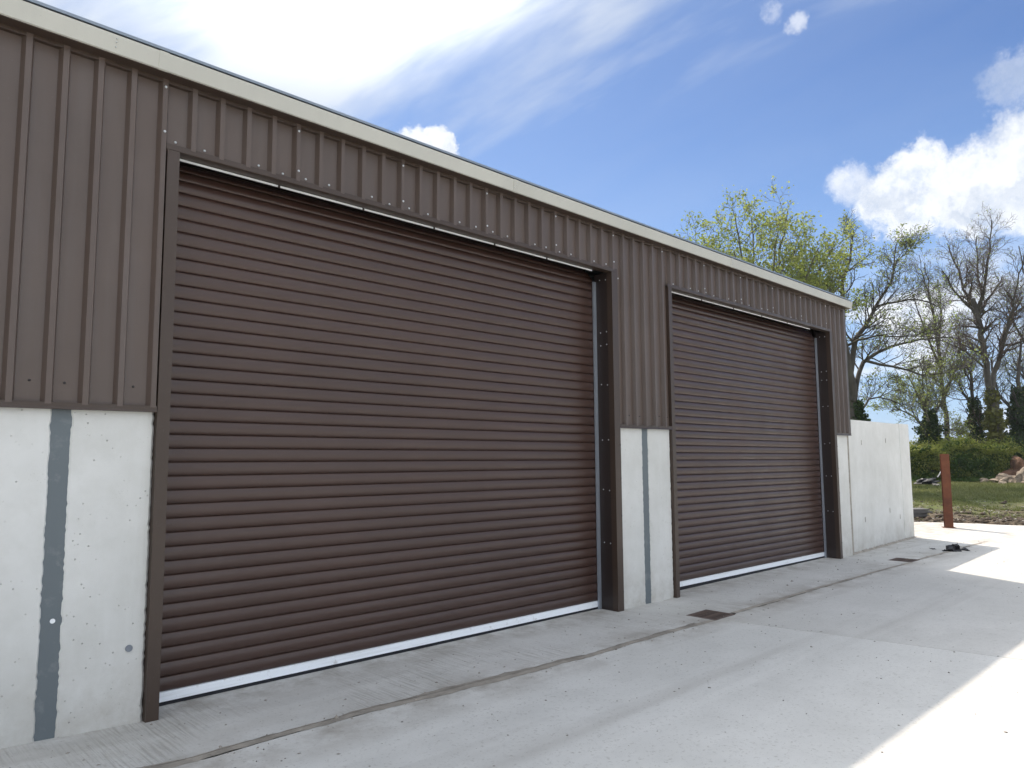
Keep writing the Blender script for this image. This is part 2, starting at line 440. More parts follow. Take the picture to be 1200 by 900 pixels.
# ------------------------------------------------------------------ yard
JX = [-12, 0, 1.477, 2.406, 3.0, 3.911, 4.986, 5.926, 6.85, 7.30, 9.337, 11.0, 12.9, 13.37, 16.0, 17.5]
JY = [-0.78, -0.79, -0.807, -0.81, -0.825, -0.887, -0.955, -0.925, -0.975, -0.935, -0.929, -0.950, -0.985, -0.96, -0.97, -0.97]


def joint_y(x): return float(np.interp(x, JX, JY)) + 0.010 * math.sin(x * 5.1) * math.sin(x * 2.3 + 1)


yard = tag(empty('yard'), kind='structure')
rng = random.Random(4)


def slab(xs, lo, hi, mat, ny=6, lift=0.0, name='concrete_slab', thick=0.12):
    """a cast slab: gridded top, real side faces"""
    top = []; n = len(xs)
    vs = []; fs = []
    for x in xs:
        a, b = lo(x), hi(x)
        for j in range(ny + 1):
            y = a + (b - a) * j / ny; vs.append((x, y, gz(x) + lift))
    w = ny + 1
    for i in range(n - 1):
        for j in range(ny): fs.append((i * w + j, (i + 1) * w + j, (i + 1) * w + j + 1, i * w + j + 1))
    base = len(vs)
    vs += [(v[0], v[1], v[2] - thick) for v in vs]
    for i in range(n - 1):
        fs.append((i * w, base + i * w, base + (i + 1) * w, (i + 1) * w)); k = ny
        fs.append((i * w + k, (i + 1) * w + k, base + (i + 1) * w + k, base + i * w + k))
    for j in range(ny):
        fs.append((j, j + 1, base + j + 1, base + j)); q = (n - 1) * w
        fs.append((q + j, base + q + j, base + q + j + 1, q + j + 1))
    o = MB().add(vs, fs).build(name, mat, yard)
    b = o.modifiers.new('bevel', 'BEVEL'); b.width = 0.006; b.segments = 2; b.limit_method = 'ANGLE'
    return o


def lin(a, b, step):
    n = max(2, int(abs(b - a) / step) + 1); return [a + (b - a) * i / (n - 1) for i in range(n)]


def jag(x, s=0.0, amp=0.004): return amp * (math.sin(x * 17.3 + s) + math.sin(x * 41.1 + 2 * s) * 0.7 + math.sin(x * 7.7 + 3 * s))


G1 = (6.87, 7.28, -0.985, -0.635); G2 = (12.92, 13.36, -0.985, -0.625)
# apron in front of the doors, cut round the two gratings
def apr_hi(x): return 0.30
def apr_lo(x): return joint_y(x) + 0.028 + 0.006 * math.sin(x * 1.3) + jag(x, 1, 0.005)
slab(lin(-12, G1[0], 0.06), apr_lo, apr_hi, APRON, 4)
slab(lin(G1[0], G1[1], 0.06), lambda x: G1[3], apr_hi, APRON, 3)
slab(lin(G1[1], G2[0], 0.06), apr_lo, apr_hi, APRON, 4)
slab(lin(G2[0], G2[1], 0.06), lambda x: G2[3], apr_hi, APRON, 3)
slab(lin(G2[1], 17.6, 0.08), apr_lo, apr_hi, APRON, 4)
# yard slabs
yl = lambda s: (lambda x: joint_y(x) - 0.024 - 0.006 * math.sin(x * 0.9) - jag(x, s, 0.005))
TJ = lambda y: 6.95 + (-0.98 - y) * 0.155
def yard_part(x0, x1, hi, skewL=0.0, skewR=0.0, y_far=-34.0, mat=YARD):
    xs = lin(x0, x1, 0.08 if x1 - x0 < 15 else 0.3); vs = []; fs = []
    ts = [0, 0.005, 0.02, 0.06, 0.15, 0.4, 1.0]; w = len(ts)
    for x in xs:
        h = hi(x); k = (x - x0) / (x1 - x0)
        for t in ts:
            y = h + (y_far - h) * t
            dx = (skewL * (1 - k) + skewR * k) * (h - y)
            xx = x + min(dx, 1.2) if dx > 0 else x + dx
            vs.append((xx, y, gz(xx)))
    n = len(xs)
    for i in range(n - 1):
        for j in range(w - 1): fs.append((i * w + j, i * w + j + 1, (i + 1) * w + j + 1, (i + 1) * w + j))
    base = len(vs); vs += [(v[0], v[1], v[2] - 0.12) for v in vs]
    for i in range(n - 1): fs.append((i * w, (i + 1) * w, base + (i + 1) * w, base + i * w))
    for j in range(w - 1):
        fs.append((j, base + j, base + j + 1, j + 1)); q = (n - 1) * w
        fs.append((q + j, q + j + 1, base + q + j + 1, base + q + j))
    o = MB().add(vs, fs).build('concrete_slab', mat, yard)
    b = o.modifiers.new('bevel', 'BEVEL'); b.width = 0.005; b.segments = 2; b.limit_method = 'ANGLE'
    return o
yard_part(-14, 6.935, yl(2), 0, 0.155)
def yh2(x):
    y = yl(3)(x)
    if G1[0] - 0.02 < x < G1[1]: return G1[2]
    if G2[0] < x < G2[1]: return G2[2]
    return y
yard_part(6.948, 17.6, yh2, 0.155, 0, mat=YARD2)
# far part of the yard beyond the wall, with its slanting broken edge
def edge_x(y): return 22.42 - 0.34 * y + 0.10 * math.sin(y * 2.1) + 0.05 * math.sin(y * 5.3)
vs = []; fs = []
ys = [14 - 0.25 * i for i in range(0, 190)]
for i, y in enumerate(ys):
    ex = edge_x(y)
    for t in (0, 0.2, 0.5, 0.75, 0.9, 1.0):
        x = 17.615 + (ex - 17.615) * t; vs.append((x, y, gz(x)))
w = 6
for i in range(len(ys) - 1):
    for j in range(w - 1): fs.append((i * w + j, (i + 1) * w + j, (i + 1) * w + j + 1, i * w + j + 1))
base = len(vs); vs += [(v[0], v[1], v[2] - 0.12) for v in vs]
for i in range(len(ys) - 1):
    fs.append((i * w + 5, (i + 1) * w + 5, base + (i + 1) * w + 5, base + i * w + 5))
    fs.append((i * w, base + i * w, base + (i + 1) * w, (i + 1) * w))
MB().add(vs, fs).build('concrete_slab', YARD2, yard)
# slab behind the wall, between building end and field
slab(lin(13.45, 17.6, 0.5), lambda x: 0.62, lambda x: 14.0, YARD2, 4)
# joint filling: dirty mortar, 9 mm below the slabs, in a bed
jf = MB(); xs = lin(-12, 17.6, 0.03)
for a, b in zip(xs[:-1], xs[1:]):
    if any(g[0] - 0.03 < a < g[1] + 0.03 for g in (G1, G2)): continue
    def p(x, s):
        wd = 0.030 + max(0.0, min(1.0, (6.7 - x) / 1.5)) * (0.016 + 0.010 * math.sin(x * 2.1) + 0.006 * math.sin(x * 13.7 + s) + 0.004 * math.sin(x * 47 + 2 * s))
        return (x, joint_y(x) + s * wd, gz(x) + 0.0025)
    jf.add([p(a, -1), p(b, -1), p(b, 1), p(a, 1)], [(0, 1, 2, 3)])
jf.build('joint_filler', JOINT, yard)
jt = MB(); prev = None
for i in range(60):
    y = -1.0 - i * 0.12; x = 6.942 + (joint_y(6.94) - y) * 0.155; x = min(x, 6.942 + 1.2)
    cur = [(x - 0.03, y, gz(x) - 0.012), (x + 0.03, y, gz(x) - 0.012)]
    if prev: jt.add(prev + cur[::-1], [(0, 1, 2, 3)])
    prev = cur
jt.build('joint_filler', JOINT, yard)
# smear of mortar left along the joint on the apron side
sm = MB(); xs = lin(-1, 6.6, 0.04)
def smw(x): return max(0.004, 0.028 + 0.022 * math.sin(x * 1.9 + 0.6) + 0.012 * math.sin(x * 9.7) + 0.006 * math.sin(x * 33))
for a, b in zip(xs[:-1], xs[1:]):
    q = []
    for x, s in ((a, 0), (b, 0), (b, 1), (a, 1)):
        q.append((x, joint_y(x) + 0.024 + s * smw(x), gz(x) + (0.005 if s == 0 else 0.0015)))
    sm.add(q, [(0, 1, 2, 3)])
tag(sm.build('mortar_smear', JOINT, yard), None)

# ------------------------------------------------------------------ field and land
def hnoise(x, y, s=1.0):
    return (np.sin(x * 0.71 * s + 1.3 * np.sin(y * 0.53 * s)) + np.sin(y * 0.93 * s + 1.7 * np.sin(x * 0.47 * s + 2)) + 0.6 * np.sin(x * 1.9 * s + y * 1.3 * s) + 0.5 * np.sin(y * 2.9 * s - x * 2.3 * s)) / 3.1


def field_z(x, y):
    e = x - (22.42 - 0.34 * y)
    base = -0.36 + 0.10 * hnoise(x, y, 0.6) + 0.05 * hnoise(x + 9, y + 4, 2.6) + 0.035 * hnoise(x, y + 3, 5.3)
    base = base - 0.0006 * np.clip(e, 0, 60)
    bank = 0.10 * np.exp(-((e - 2.2) / 1.6) ** 2) * (0.7 + 0.6 * hnoise(x, y, 1.7))
    edge = np.clip(e / 0.5, 0, 1)
    return (base + bank) * edge + (-0.42) * (1 - edge)


gx, gy = np.meshgrid(np.arange(17.5, 96, 0.4), np.arange(-46, 52, 0.4), indexing='ij')
rs = np.random.RandomState(3)
zz = field_z(gx, gy) + rs.uniform(-0.02, 0.02, gx.shape)
V = np.stack([gx, gy, zz], -1).reshape(-1, 3); nx_, ny_ = gx.shape
ii = (np.arange(nx_ - 1)[:, None] * ny_ + np.arange(ny_ - 1)[None]).ravel()
Fq = np.stack([ii, ii + ny_, ii + ny_ + 1, ii + 1], -1)
tag(np_mesh('field', V, Fq, FIELD, smooth=True), kind='structure')
ga = MB(); ga.add([(-5000, -5000, -0.75), (5000, -5000, -0.75), (5000, 5000, -0.75), (-5000, 5000, -0.75)], [(0, 1, 2, 3)])
tag(ga.build('ground', FARF), kind='structure')
# far rolling hill with a wooded skyline
hv = []; hf = []; na = 160
for i in range(na + 1):
    a = R(-100) + R(300) * i / na
    h = 16 + 10 * math.sin(a * 3.1 + 1) + 6 * math.sin(a * 7.7) + 2.5 * math.sin(a * 31) + 1.8 * math.sin(a * 83)
    for (d, k) in ((1300, -0.02), (1700, 0.55), (2100, 1.0), (2600, 0.6)):
        hv.append((math.cos(a) * d, math.sin(a) * d, -0.8 + h * k))
for i in range(na):
    for j in range(3): hf.append((i * 4 + j, (i + 1) * 4 + j, (i + 1) * 4 + j + 1, i * 4 + j + 1))
tag(MB().add(hv, hf).build('hills', HILLM, smooth=True), kind='structure')

# ------------------------------------------------------------------ the shed
shed = tag(empty('steel_shed', (6.0, 0, 0)), 'long brown steel-clad shed on pale precast concrete panels with two roller doors', 'shed')
SO = Vector((6.0, 0, 0))


def part(mb, name, mat, parent=shed, **k):
    mb.v = [(v[0] - SO.x, v[1], v[2]) for v in mb.v] if parent is shed or parent.get('_sub') else mb.v
    return mb.build(name, mat, parent, **k)


P = 0.195; RX0 = 1.658 - 0.195 * 40
def sheet(x0, x1, z0, z1, off=0.0):
    """profiled cladding sheet, ribs every 195 mm, standing out 32 mm"""
    pts = []
    k0 = math.floor((x0 - RX0) / P) - 1; k1 = math.ceil((x1 - RX0) / P) + 1
    prof = []
    for k in range(k0, k1 + 1):
        c = RX0 + k * P
        prof += [(c - 0.034, 0.0), (c - 0.0165, -0.040), (c + 0.0165, -0.040), (c + 0.032, 0.0)]
    prof = sorted(prof)
    def yat(x): return float(np.interp(x, [q[0] for q in prof], [q[1] for q in prof]))
    pts = [(x0, yat(x0))] + [q for q in prof if x0 < q[0] < x1] + [(x1, yat(x1))]
    mb = MB(); n = len(pts)
    for z in (z0, z1):
        for (x, y) in pts: mb.v.append((x, y + off * (1 - (x - x0) / (x1 - x0)), z))
    for i in range(n - 1): mb.f.append((i, i + 1, n + i + 1, n + i))
    # folded return at the visible lower edge
    b = len(mb.v)
    for (x, y) in pts: mb.v.append((x, y + 0.004 + off * (1 - (x - x0) / (x1 - x0)), z0))
    for i in range(n - 1): mb.f.append((i + 1, i, b + i, b + i + 1))
    return mb


ZT = 4.150; ZH = 3.668; ZC = 1.905
X = dict(L=-7.0, j0=1.684, j1=1.765, r=6.493, r2=6.599, k0=7.627, k1=7.702, e1=12.516, e2=12.609, c=13.225)
# upper wall sheets: 975 mm cover, side laps on a rib
seams = [1.658 + 0.975 * j for j in range(-9, 13)]
for a, b in zip(seams[:-1], seams[1:]):
    # split the sheet where it is cut round an opening
    cuts = sorted({a, b, *[c for c in (X['j0'], X['r2'], X['k0'] + 0.0, X['e2'], X['c']) if a < c < b]})
    for c0, c1 in zip(cuts[:-1], cuts[1:]):
        if c0 >= X['c'] - 1e-6: continue
        mid = (c0 + c1) / 2
        over = (X['j0'] < mid < X['r2']) or (X['k0'] < mid < X['e2'])
        if c1 - c0 < 0.02: continue
        z0 = ZH + 0.01 if over else ZC + 0.012
        a0 = c0 - 0.014 if c0 == a else c0; a1 = c1 + 0.014 if c1 == b else c1
        part(sheet(a0, min(a1, X['c'] - 0.003), z0, ZT + 0.05, -0.0022), 'cladding_sheet', CLAD)


def prism_x(mb, prof, x0, x1, z_of=None):
    """extrude a closed (y,z) outline from x0 to x1"""
    n = len(prof); b = len(mb.v)
    for x in (x0, x1):
        for (y, z) in prof: mb.v.append((x, y, z))
    for i in range(n): mb.f.append((b + i, b + (i + 1) % n, b + n + (i + 1) % n, b + n + i))
    mb.f.append(tuple(b + i for i in range(n))[::-1]); mb.f.append(tuple(b + n + i for i in range(n)))
    return mb


# drip trims under the cladding
DR = [(-0.040, ZC + 0.022), (-0.040, ZC - 0.004), (-0.046, ZC - 0.018), (-0.042, ZC - 0.020), (-0.034, ZC - 0.002), (0.03, ZC + 0.0), (0.03, ZC + 0.004), (-0.036, ZC + 0.006), (-0.036, ZC + 0.022)]
for a, b in ((X['L'], X['j0'] - 0.002), (X['r2'] + 0.001, X['k0'] - 0.002), (X['e2'] + 0.001, X['c'] + 0.012)):
    part(prism_x(MB(), DR, a, b), 'drip_trim', TRIM)
# head trims over the doors: front lip and a soffit running back
for a, b in ((X['j0'] - 0.006, X['r2'] - 0.004), (X['k0'] - 0.01, X['e2'] - 0.003)):
    mb = prism_x(MB(), [(-0.036, 3.690), (-0.040, 3.690), (-0.040, 3.652), (-0.036, 3.648), (0.058, 3.648), (0.058, 3.652), (-0.036, 3.654)], a, b)
    part(mb, 'head_trim', TRIM)
# jamb trims
def jamb(x0, x1, xr=None, side=1, zt=3.648, mat=TRIM):
    mb = MB()
    zb = gz((x0 + x1) / 2) - 0.01
    mb.box(x0, x1, -0.041, -0.037, zb, zt)
    # returns into the wall at both edges
    mb.box(x0, x0 + 0.003, -0.037, 0.03, zb, zt)
    mb.box(x1 - 0.003, x1, -0.037, 0.03, zb, zt)
    return part(mb, 'jamb_trim', mat)
for a, b in ((X['j0'] + 0.002, X['j1']), (X['k0'] + 0.002, X['k1'])):
    jamb(a, b)
for a, b in ((X['r'], X['r2'] - 0.002), (X['e1'], X['e2'] - 0.002)):
    jamb(a, b)
# reveals: right hand ones are seen, left hand ones are there as well
for xr in (X['r'], X['e1']):
    zb = gz(xr) - 0.01
    part(MB().box(xr + 0.004, xr + 0.009, -0.034, 0.215, zb, 3.647), 'reveal_plate', TRIMD)
for xr in (X['j1'], X['k1']):
    zb = gz(xr) - 0.01
    part(MB().box(xr - 0.009, xr - 0.004, -0.034, 0.30, zb, 3.647), 'reveal_plate', TRIMD)
# white seal strip tucked under each head
for a, b, n in ((X['j1'] + 0.02, X['r'] - 0.22, 6), (X['k1'] + 0.02, X['e1'] - 0.55, 5)):
    s = part(MB().box(a, b, 0.062, 0.070, 3.631, 3.645), 'seal_strip', WHITE)
    cl = MB()
    for i in range(1, n):
        x = a + (b - a) * i / n; cl.box(x - 0.008, x + 0.008, 0.056, 0.061, 3.626, 3.647)
    part(cl, 'strip_clip', DSCREW)['kind'] = 'stuff'
# dark housing behind the heads (shutter box)
for a, b in ((X['j1'] - 0.08, X['r'] + 0.09), (X['k1'] - 0.07, X['e1'] + 0.09)):
    mb = MB().box(a, b, 0.42, 0.43, 3.35, 3.95).box(a, b, 0.075, 0.42, 3.93, 3.95)
    part(mb, 'shutter_box', TRIMD)

# precast panels with slightly broken edges
def panel(x0, x1, y0, y1, z0, z1, seed, rag0=0.006, rag1=0.006, name='wall_panel', parent=shed, mat=CONC):
    r = random.Random(seed); zs = lin(z0, z1, 0.022); vs = []; fs = []
    ch = 0.016
    for z in zs:
        e0 = x0 + min(abs(r.gauss(0, rag0)), 2 * rag0) * 0.7; e1 = x1 - min(abs(r.gauss(0, rag1)), 2 * rag1) * 0.7
        vs += [(e0 - 0.0, y1, z), (e0, y0 + ch, z), (e0 + ch, y0, z), (e1 - ch, y0, z), (e1, y0 + ch, z), (e1, y1, z)]
    for i in range(len(zs) - 1):
        for j in range(5): fs.append((i * 6 + j, i * 6 + j + 1, (i + 1) * 6 + j + 1, (i + 1) * 6 + j))
        fs.append((i * 6 + 5, i * 6, (i + 1) * 6, (i + 1) * 6 + 5))
    q = (len(zs) - 1) * 6
    fs += [(5, 4, 3, 2, 1, 0), (q, q + 1, q + 2, q + 3, q + 4, q + 5)]
    mb = MB().add(vs, fs)
    if parent is shed: return part(mb, name, mat)
    return mb.build(name, mat, parent)
YW = -0.002
cols = [(-4.90, -4.81), (1.114, 1.198), (7.070, 7.162), (13.150, 13.20)]
panel(-7.0, -4.90, YW, 0.17, -0.25, ZC - 0.003, 1); panel(-4.81, 1.114, YW, 0.17, -0.25, ZC - 0.003, 2)
panel(1.198, X['j0'] + 0.004, YW, 0.17, -0.25, ZC - 0.003, 3)
panel(X['r2'] - 0.012, 7.070, YW, 0.17, -0.3, ZC - 0.003, 4); panel(7.162, X['k0'] + 0.012, YW, 0.17, -0.3, ZC - 0.003, 5)
panel(X['e2'] - 0.012, 13.150, YW, 0.17, -0.35, ZC - 0.003, 6)
panel(13.20, 13.232, YW + 0.004, 10.2, -0.35, ZC - 0.006, 9, 0.001, 0.002)
for a, b in cols:
    mb = MB(); zs = lin(-0.3, ZC - 0.004, 0.05)
    mb.box(a - 0.03, b + 0.03, 0.006, 0.02, -0.3, ZC - 0.006).box((a + b) / 2 - 0.006, (a + b) / 2 + 0.006, 0.02, 0.24, -0.3, ZC - 0.006).box(a - 0.06, b + 0.06, 0.24, 0.252, -0.3, 4.1)
    part(mb, 'steel_column', COLM if b < 13 else JOINT)
# round plug in the concrete next to the first door
part(MB().cyl((1.585, -0.010, 0.42), (1.585, 0.01, 0.42), 0.021, n=20), 'lifting_plug', flat('grey_plug', (0.2, 0.22, 0.25), 0.7))
part(MB().cyl((1.165, 0.002, 0.93 - 0.28), (1.165, 0.008, 0.93 - 0.28), 0.014, n=12), 'white_paint_spot', WHITE)

# gutter, eave flashing, roof edge
GE = 13.295
gp = [(-0.028, 4.250), (-0.028, 4.137), (-0.034, 4.132), (-0.128, 4.132), (-0.136, 4.137), (-0.150, 4.236), (-0.150, 4.250), (-0.140, 4.256), (-0.133, 4.250), (-0.146, 4.236), (-0.130, 4.142), (-0.036, 4.142), (-0.036, 4.250)]
gaps = [-7.0, -2.4, 1.605, 4.870, 9.05, GE]
for a, b in zip(gaps[:-1], gaps[1:]):
    part(prism_x(MB(), gp, a + 0.002, b - 0.002), 'gutter_length', GUT)
for g in gaps[1:-1]:
    gq = [(-0.0275, 4.251), (-0.0275, 4.1345), (-0.034, 4.129), (-0.130, 4.129), (-0.139, 4.136), (-0.1535, 4.236), (-0.1535, 4.252), (-0.150, 4.252), (-0.150, 4.236), (-0.136, 4.137), (-0.128, 4.132), (-0.034, 4.132)]
    part(prism_x(MB(), gq, g - 0.03, g + 0.03), 'gutter_union', GUT)
part(prism_x(MB(), [(-0.028, 4.252), (-0.028, 4.131), (-0.136, 4.131), (-0.153, 4.236), (-0.153, 4.252)], GE - 0.001, GE + 0.006), 'gutter_end_cap', GUT)
part(prism_x(MB(), [(-0.0255, 4.127), (-0.130, 4.127), (-0.130, 4.1305), (-0.0255, 4.1305)], -7, 13.24), 'gutter_sole_flashing', TRIM)
part(prism_x(MB(), [(-0.036, 4.128), (-0.040, 4.128), (-0.040, 4.108), (-0.036, 4.104), (-0.0, 4.104), (0.0, 4.108), (-0.034, 4.110)], -7, 13.24), 'eave_flashing', TRIM)
part(prism_x(MB(), [(-0.152, 4.262), (-0.152, 4.281), (0.06, 4.311), (0.06, 4.290)], -7, 13.27), 'roof_edge_strip', ROOFE)
# roof: two shallow slopes of profiled sheet
def roof_slope(y0, z0, y1, z1):
    mb = MB(); pts = []
    x = -7.0
    while x < 13.2:
        pts += [(x, 0), (x + 0.14, 0), (x + 0.165, 0.034), (x + 0.20, 0.034), (x + 0.225, 0.0)]; x += 0.333
    n = len(pts)
    for (y, z) in ((y0, z0), (y1, z1)):
        for (x, h) in pts: mb.v.append((x, y, z + h))
    for i in range(n - 1): mb.f.append((i, i + 1, n + i + 1, n + i))
    return part(mb, 'roof_slope', ROOFE)
roof_slope(0.0, 4.30, 6.0, 5.05); roof_slope(12.0, 4.30, 6.0, 5.05)
part(prism_x(MB(), [(5.8, 5.05), (6.0, 5.10), (6.2, 5.05), (6.2, 5.07), (6.0, 5.12), (5.8, 5.07)], -7, 13.2), 'ridge_cap', ROOFE)
# gable ends, back wall
def gable(x):
    mb = MB(); ys = []; y = 0.19
    while y < 11.9:
        ys += [(y, 0), (y + 0.12, 0), (y + 0.14, 0.03), (y + 0.175, 0.03)]; y += P
    ys.append((11.95, 0)); s = 1 if x > 0 else -1
    for (y, h) in ys: mb.v.append((x + s * h, y, 1.88))
    for (y, h) in ys: mb.v.append((x + s * h, y, 4.28 + 0.78 * (1 - abs(y - 6) / 6)))
    n = len(ys)
    for i in range(n - 1): mb.f.append((i, i + 1, n + i + 1, n + i))
    return part(mb, 'gable_cladding', CLAD)
gable(13.19); gable(-7.0)
part(MB().box(-7.0, 13.19, 11.95, 12.0, 1.88, 4.3), 'rear_cladding', CLAD)
part(MB().box(-7.0, 13.19, 11.84, 11.96, -0.35, 1.88), 'rear_wall_panel', CONC)
part(MB().box(-7.12, -7.0, 0.0, 12, -0.3, 1.88), 'end_wall_panel', CONC)
part(MB().box(-7.0, 13.1, 0.5, 11.8, -0.20, -0.16), 'shed_floor', APRON)
# corner flashing at the far end
mb = MB(); mb.box(X['c'] - 0.004, X['c'] + 0.006, -0.040, 0.20, ZC + 0.02, 4.127).box(X['c'] - 0.045, X['c'] - 0.004, -0.040, -0.036, ZC + 0.02, 4.127)
part(mb, 'corner_flashing', TRIM)
part(prism_x(MB(), [(-0.05, 4.262), (6.0, 5.05), (6.0, 5.16), (-0.05, 4.30)], 13.225, 13.262), 'verge_flashing', TRIM)

# screws
def dome(mb, c, n, r=0.009, h=0.007):
    c = Vector(c); n = Vector(n); mb.cyl(c, c + n * h * 0.5, r, r, 8, False); mb.cyl(c + n * h * 0.5, c + n * h, r, r * 0.55, 8, True)
ms = MB(); dk = MB(); r_ = random.Random(8)
for j, sx in enumerate(seams):
    if sx > 13.1: break
    over = X['j0'] < sx < X['r2'] or X['k0'] < sx < X['e2']
    dome(ms, (sx, -0.042, 4.07), (0, -1, 0)); 
    if over or abs(sx - 1.658) < 0.01:
        dome(ms, (sx + 0.004, -0.042, 3.765 + r_.uniform(-0.01, 0.01)), (0, -1, 0))
    for q in range(5):
        x = sx + P * q + P * 0.5 + r_.uniform(-0.015, 0.015)
        if x > 13.1: continue
        ov = X['j0'] < x < X['r2'] or X['k0'] < x < X['e2']
        if ov:
            if q in (0, 1, 3, 4): dome(ms, (x, -0.002, 3.722 + r_.uniform(-0.008, 0.012)), (0, -1, 0))
        elif q != 3:
            dome(dk, (x, -0.001, 2.04 + r_.uniform(-0.012, 0.012)), (0, -1, 0), 0.008)
for z in (2.95, 2.2):
    for x in (X['k0'] - 0.075, ): dome(ms, (x, -0.001, z), (0, -1, 0))
for x, z in ((6.66, 3.60), (7.55, 3.72), (7.55, 3.60)): dome(ms, (x, -0.001, z), (0, -1, 0))
for xr in (X['r'], X['e1']):
    for z in (3.57, 2.97, 2.82, 2.37, 1.75, 1.20, 0.62):
        for y in (0.05, 0.135): dome(ms, (xr + 0.004, y, z + r_.uniform(-0.008, 0.008)), (-1, 0, 0), 0.0065)
for z in (1.7, 1.33, 0.92, 0.55, 0.1):
    dome(dk, (X['r2'] - 0.012, -0.041, z), (0, -1, 0), 0.007); dome(dk, (X['e2'] - 0.012, -0.041, z), (0, -1, 0), 0.007)
for x in (1.30, 4.87, 9.05):
    for z in (4.17, 4.20, 4.225): dome(ms, (x + r_.uniform(-0.02, 0.02), -0.145 if z < 4.2 else -0.150, z), (0, -1, 0), 0.004)
tag(part(ms, 'screws', SCREW), kind='stuff'); tag(part(dk, 'dark_screws', DSCREW), kind='stuff')

# roller doors
PITCH = 0.0950
def roller_door(x0, x1, xv0, xv1, zb0, zb1, label):
    root = empty('roller_door', (0, 0, 0)); root.parent = shed; root['_sub'] = 1; root['label'] = label
    yf = 0.215; top = 3.53
    def zmap(x, z, zref):   # laths run parallel to the sill at the bottom and level out to the head
        s = (zb1 - zb0) / (xv1 - xv0); b = zb0 + s * (x - xv0)
        return b + (z - zref) / (top - zref) * (top - b)
    n = int(round((top - zb0) / PITCH))
    prof = [(0.021, 0.0), (0.0135, 0.0005), (0.0090, 0.005), (0.0045, 0.015), (0.0012, 0.030), (0.0, 0.046), (0.0010, 0.062), (0.0045, 0.077), (0.0090, 0.0865), (0.0135, 0.0908), (0.0230, 0.0915), (0.023, 0.0950)]
    for k in range(n + 3):
        mb = MB(); m = len(prof)
        roll = max(0, k - n + 1)
        for x in (x0, x1):
            for (y, z) in prof:
                zz_ = zb0 + k * PITCH + z
                yy = yf + y
                if zz_ > top - 0.06:
                    t = zz_ - (top - 0.06); ang = t / 0.30; yy = yf + y * math.cos(ang) + 0.30 * (1 - math.cos(ang)); zq = top - 0.06 + 0.30 * math.sin(ang)
                    mb.v.append((x, yy, zq))
                else: mb.v.append((x, yy, zmap(x, zz_, zb0)))
        for i in range(m - 1): mb.f.append((i + 1, i, m + i, m + i + 1))
        o = part(mb, 'slat', SLAT, root)
        for p_ in o.data.polygons: p_.use_smooth = True
    # bottom rail and rubber
    def rail(za, zb, y0, y1, name, mat):
        mb = MB(); s = (zb1 - zb0) / (xv1 - xv0)
        vs = []
        for x in (x0 + 0.02, x1 - 0.02):
            o_ = zb0 + s * (x - xv0)
            vs += [(x, y0, o_ + za), (x, y1, o_ + za), (x, y1, o_ + zb), (x, y0, o_ + zb)]
        mb.add(vs, [(0, 3, 7, 4), (1, 5, 6, 2), (3, 2, 6, 7), (0, 4, 5, 1), (0, 1, 2, 3), (4, 7, 6, 5)])
        return part(mb, name, mat, root)
    rail(-0.063, -0.001, yf - 0.004, yf + 0.02, 'bottom_rail', DWH)
    rail(-0.110, -0.0635, yf + 0.006, yf + 0.018, 'rubber_seal', RUBBER)
    # guides
    mb = MB(); zb = gz(xv1) - 0.01
    mb.box(xv1 - 0.042, xv1 - 0.0, yf - 0.028, yf - 0.024, zb, 3.56).box(xv1 - 0.042, xv1 - 0.039, yf - 0.024, yf - 0.006, zb, 3.56)
    part(mb, 'guide_rail', RAIL, root)
    zb = gz(xv0) - 0.01
    mb = MB().box(xv0 - 0.005, xv0 + 0.045, yf - 0.028, yf - 0.024, zb, 3.56)
    part(mb, 'guide_rail', RAIL, root)
    return root
roller_door(1.72, 6.49, 1.765, 6.493, 0.047, -0.012, 'larger near roller door with brown slats')
roller_door(7.66, 12.51, 7.702, 12.516, -0.003, -0.066, 'further roller door with brown slats')

# ------------------------------------------------------------------ the free-standing wall
WA = Vector((13.36, 0.06)); WD = (Vector((17.4, 0.31)) - WA).normalized()
wall = tag(empty('concrete_wall', (13.33, 0.06, gz(13.4))), 'pale free-standing concrete wall running on beyond the far end of the shed', 'wall')
wall.rotation_euler.z = math.atan2(WD.y, WD.x)
H0 = 2.18 - gz(13.4)
panel(0.0, 3.329, 0.0, 0.28, -0.2, H0, 21, 0.002, 0.003, 'wall_panel', wall)
panel(3.343, 4.10, -0.003, 0.282, -0.2, H0 + 0.012, 22, 0.003, 0.002, 'wall_panel', wall)
fl = MB(); r_ = random.Random(5); xs = lin(-0.03, 4.1, 0.04); prev = None
for x in xs:
    d = 0.03 + 0.02 * math.sin(x * 2.2) ** 2 + r_.uniform(0, 0.022); h = 0.02 + r_.uniform(0, 0.018); g = gz(13.36 + x) - gz(13.4)
    cur = [(x, -d, g - 0.005), (x, -0.006, g + h), (x, 0.02, g + h)]
    if prev: fl.add(prev + cur, [(0, 3, 4, 1), (1, 4, 5, 2)])
    prev = cur
fl.build('mortar_fillet', JOINT, wall)
tm = MB()
for (x, z) in ((0.75, 0.55), (0.75, 1.95), (2.35, 0.62), (2.3, 2.0), (3.05, 0.45)):
    tm.box(x - 0.012, x + 0.012, -0.004, 0.002, z - 0.05, z + 0.04)
tag(tm.build('tie_marks', STONEG, wall), kind='stuff')

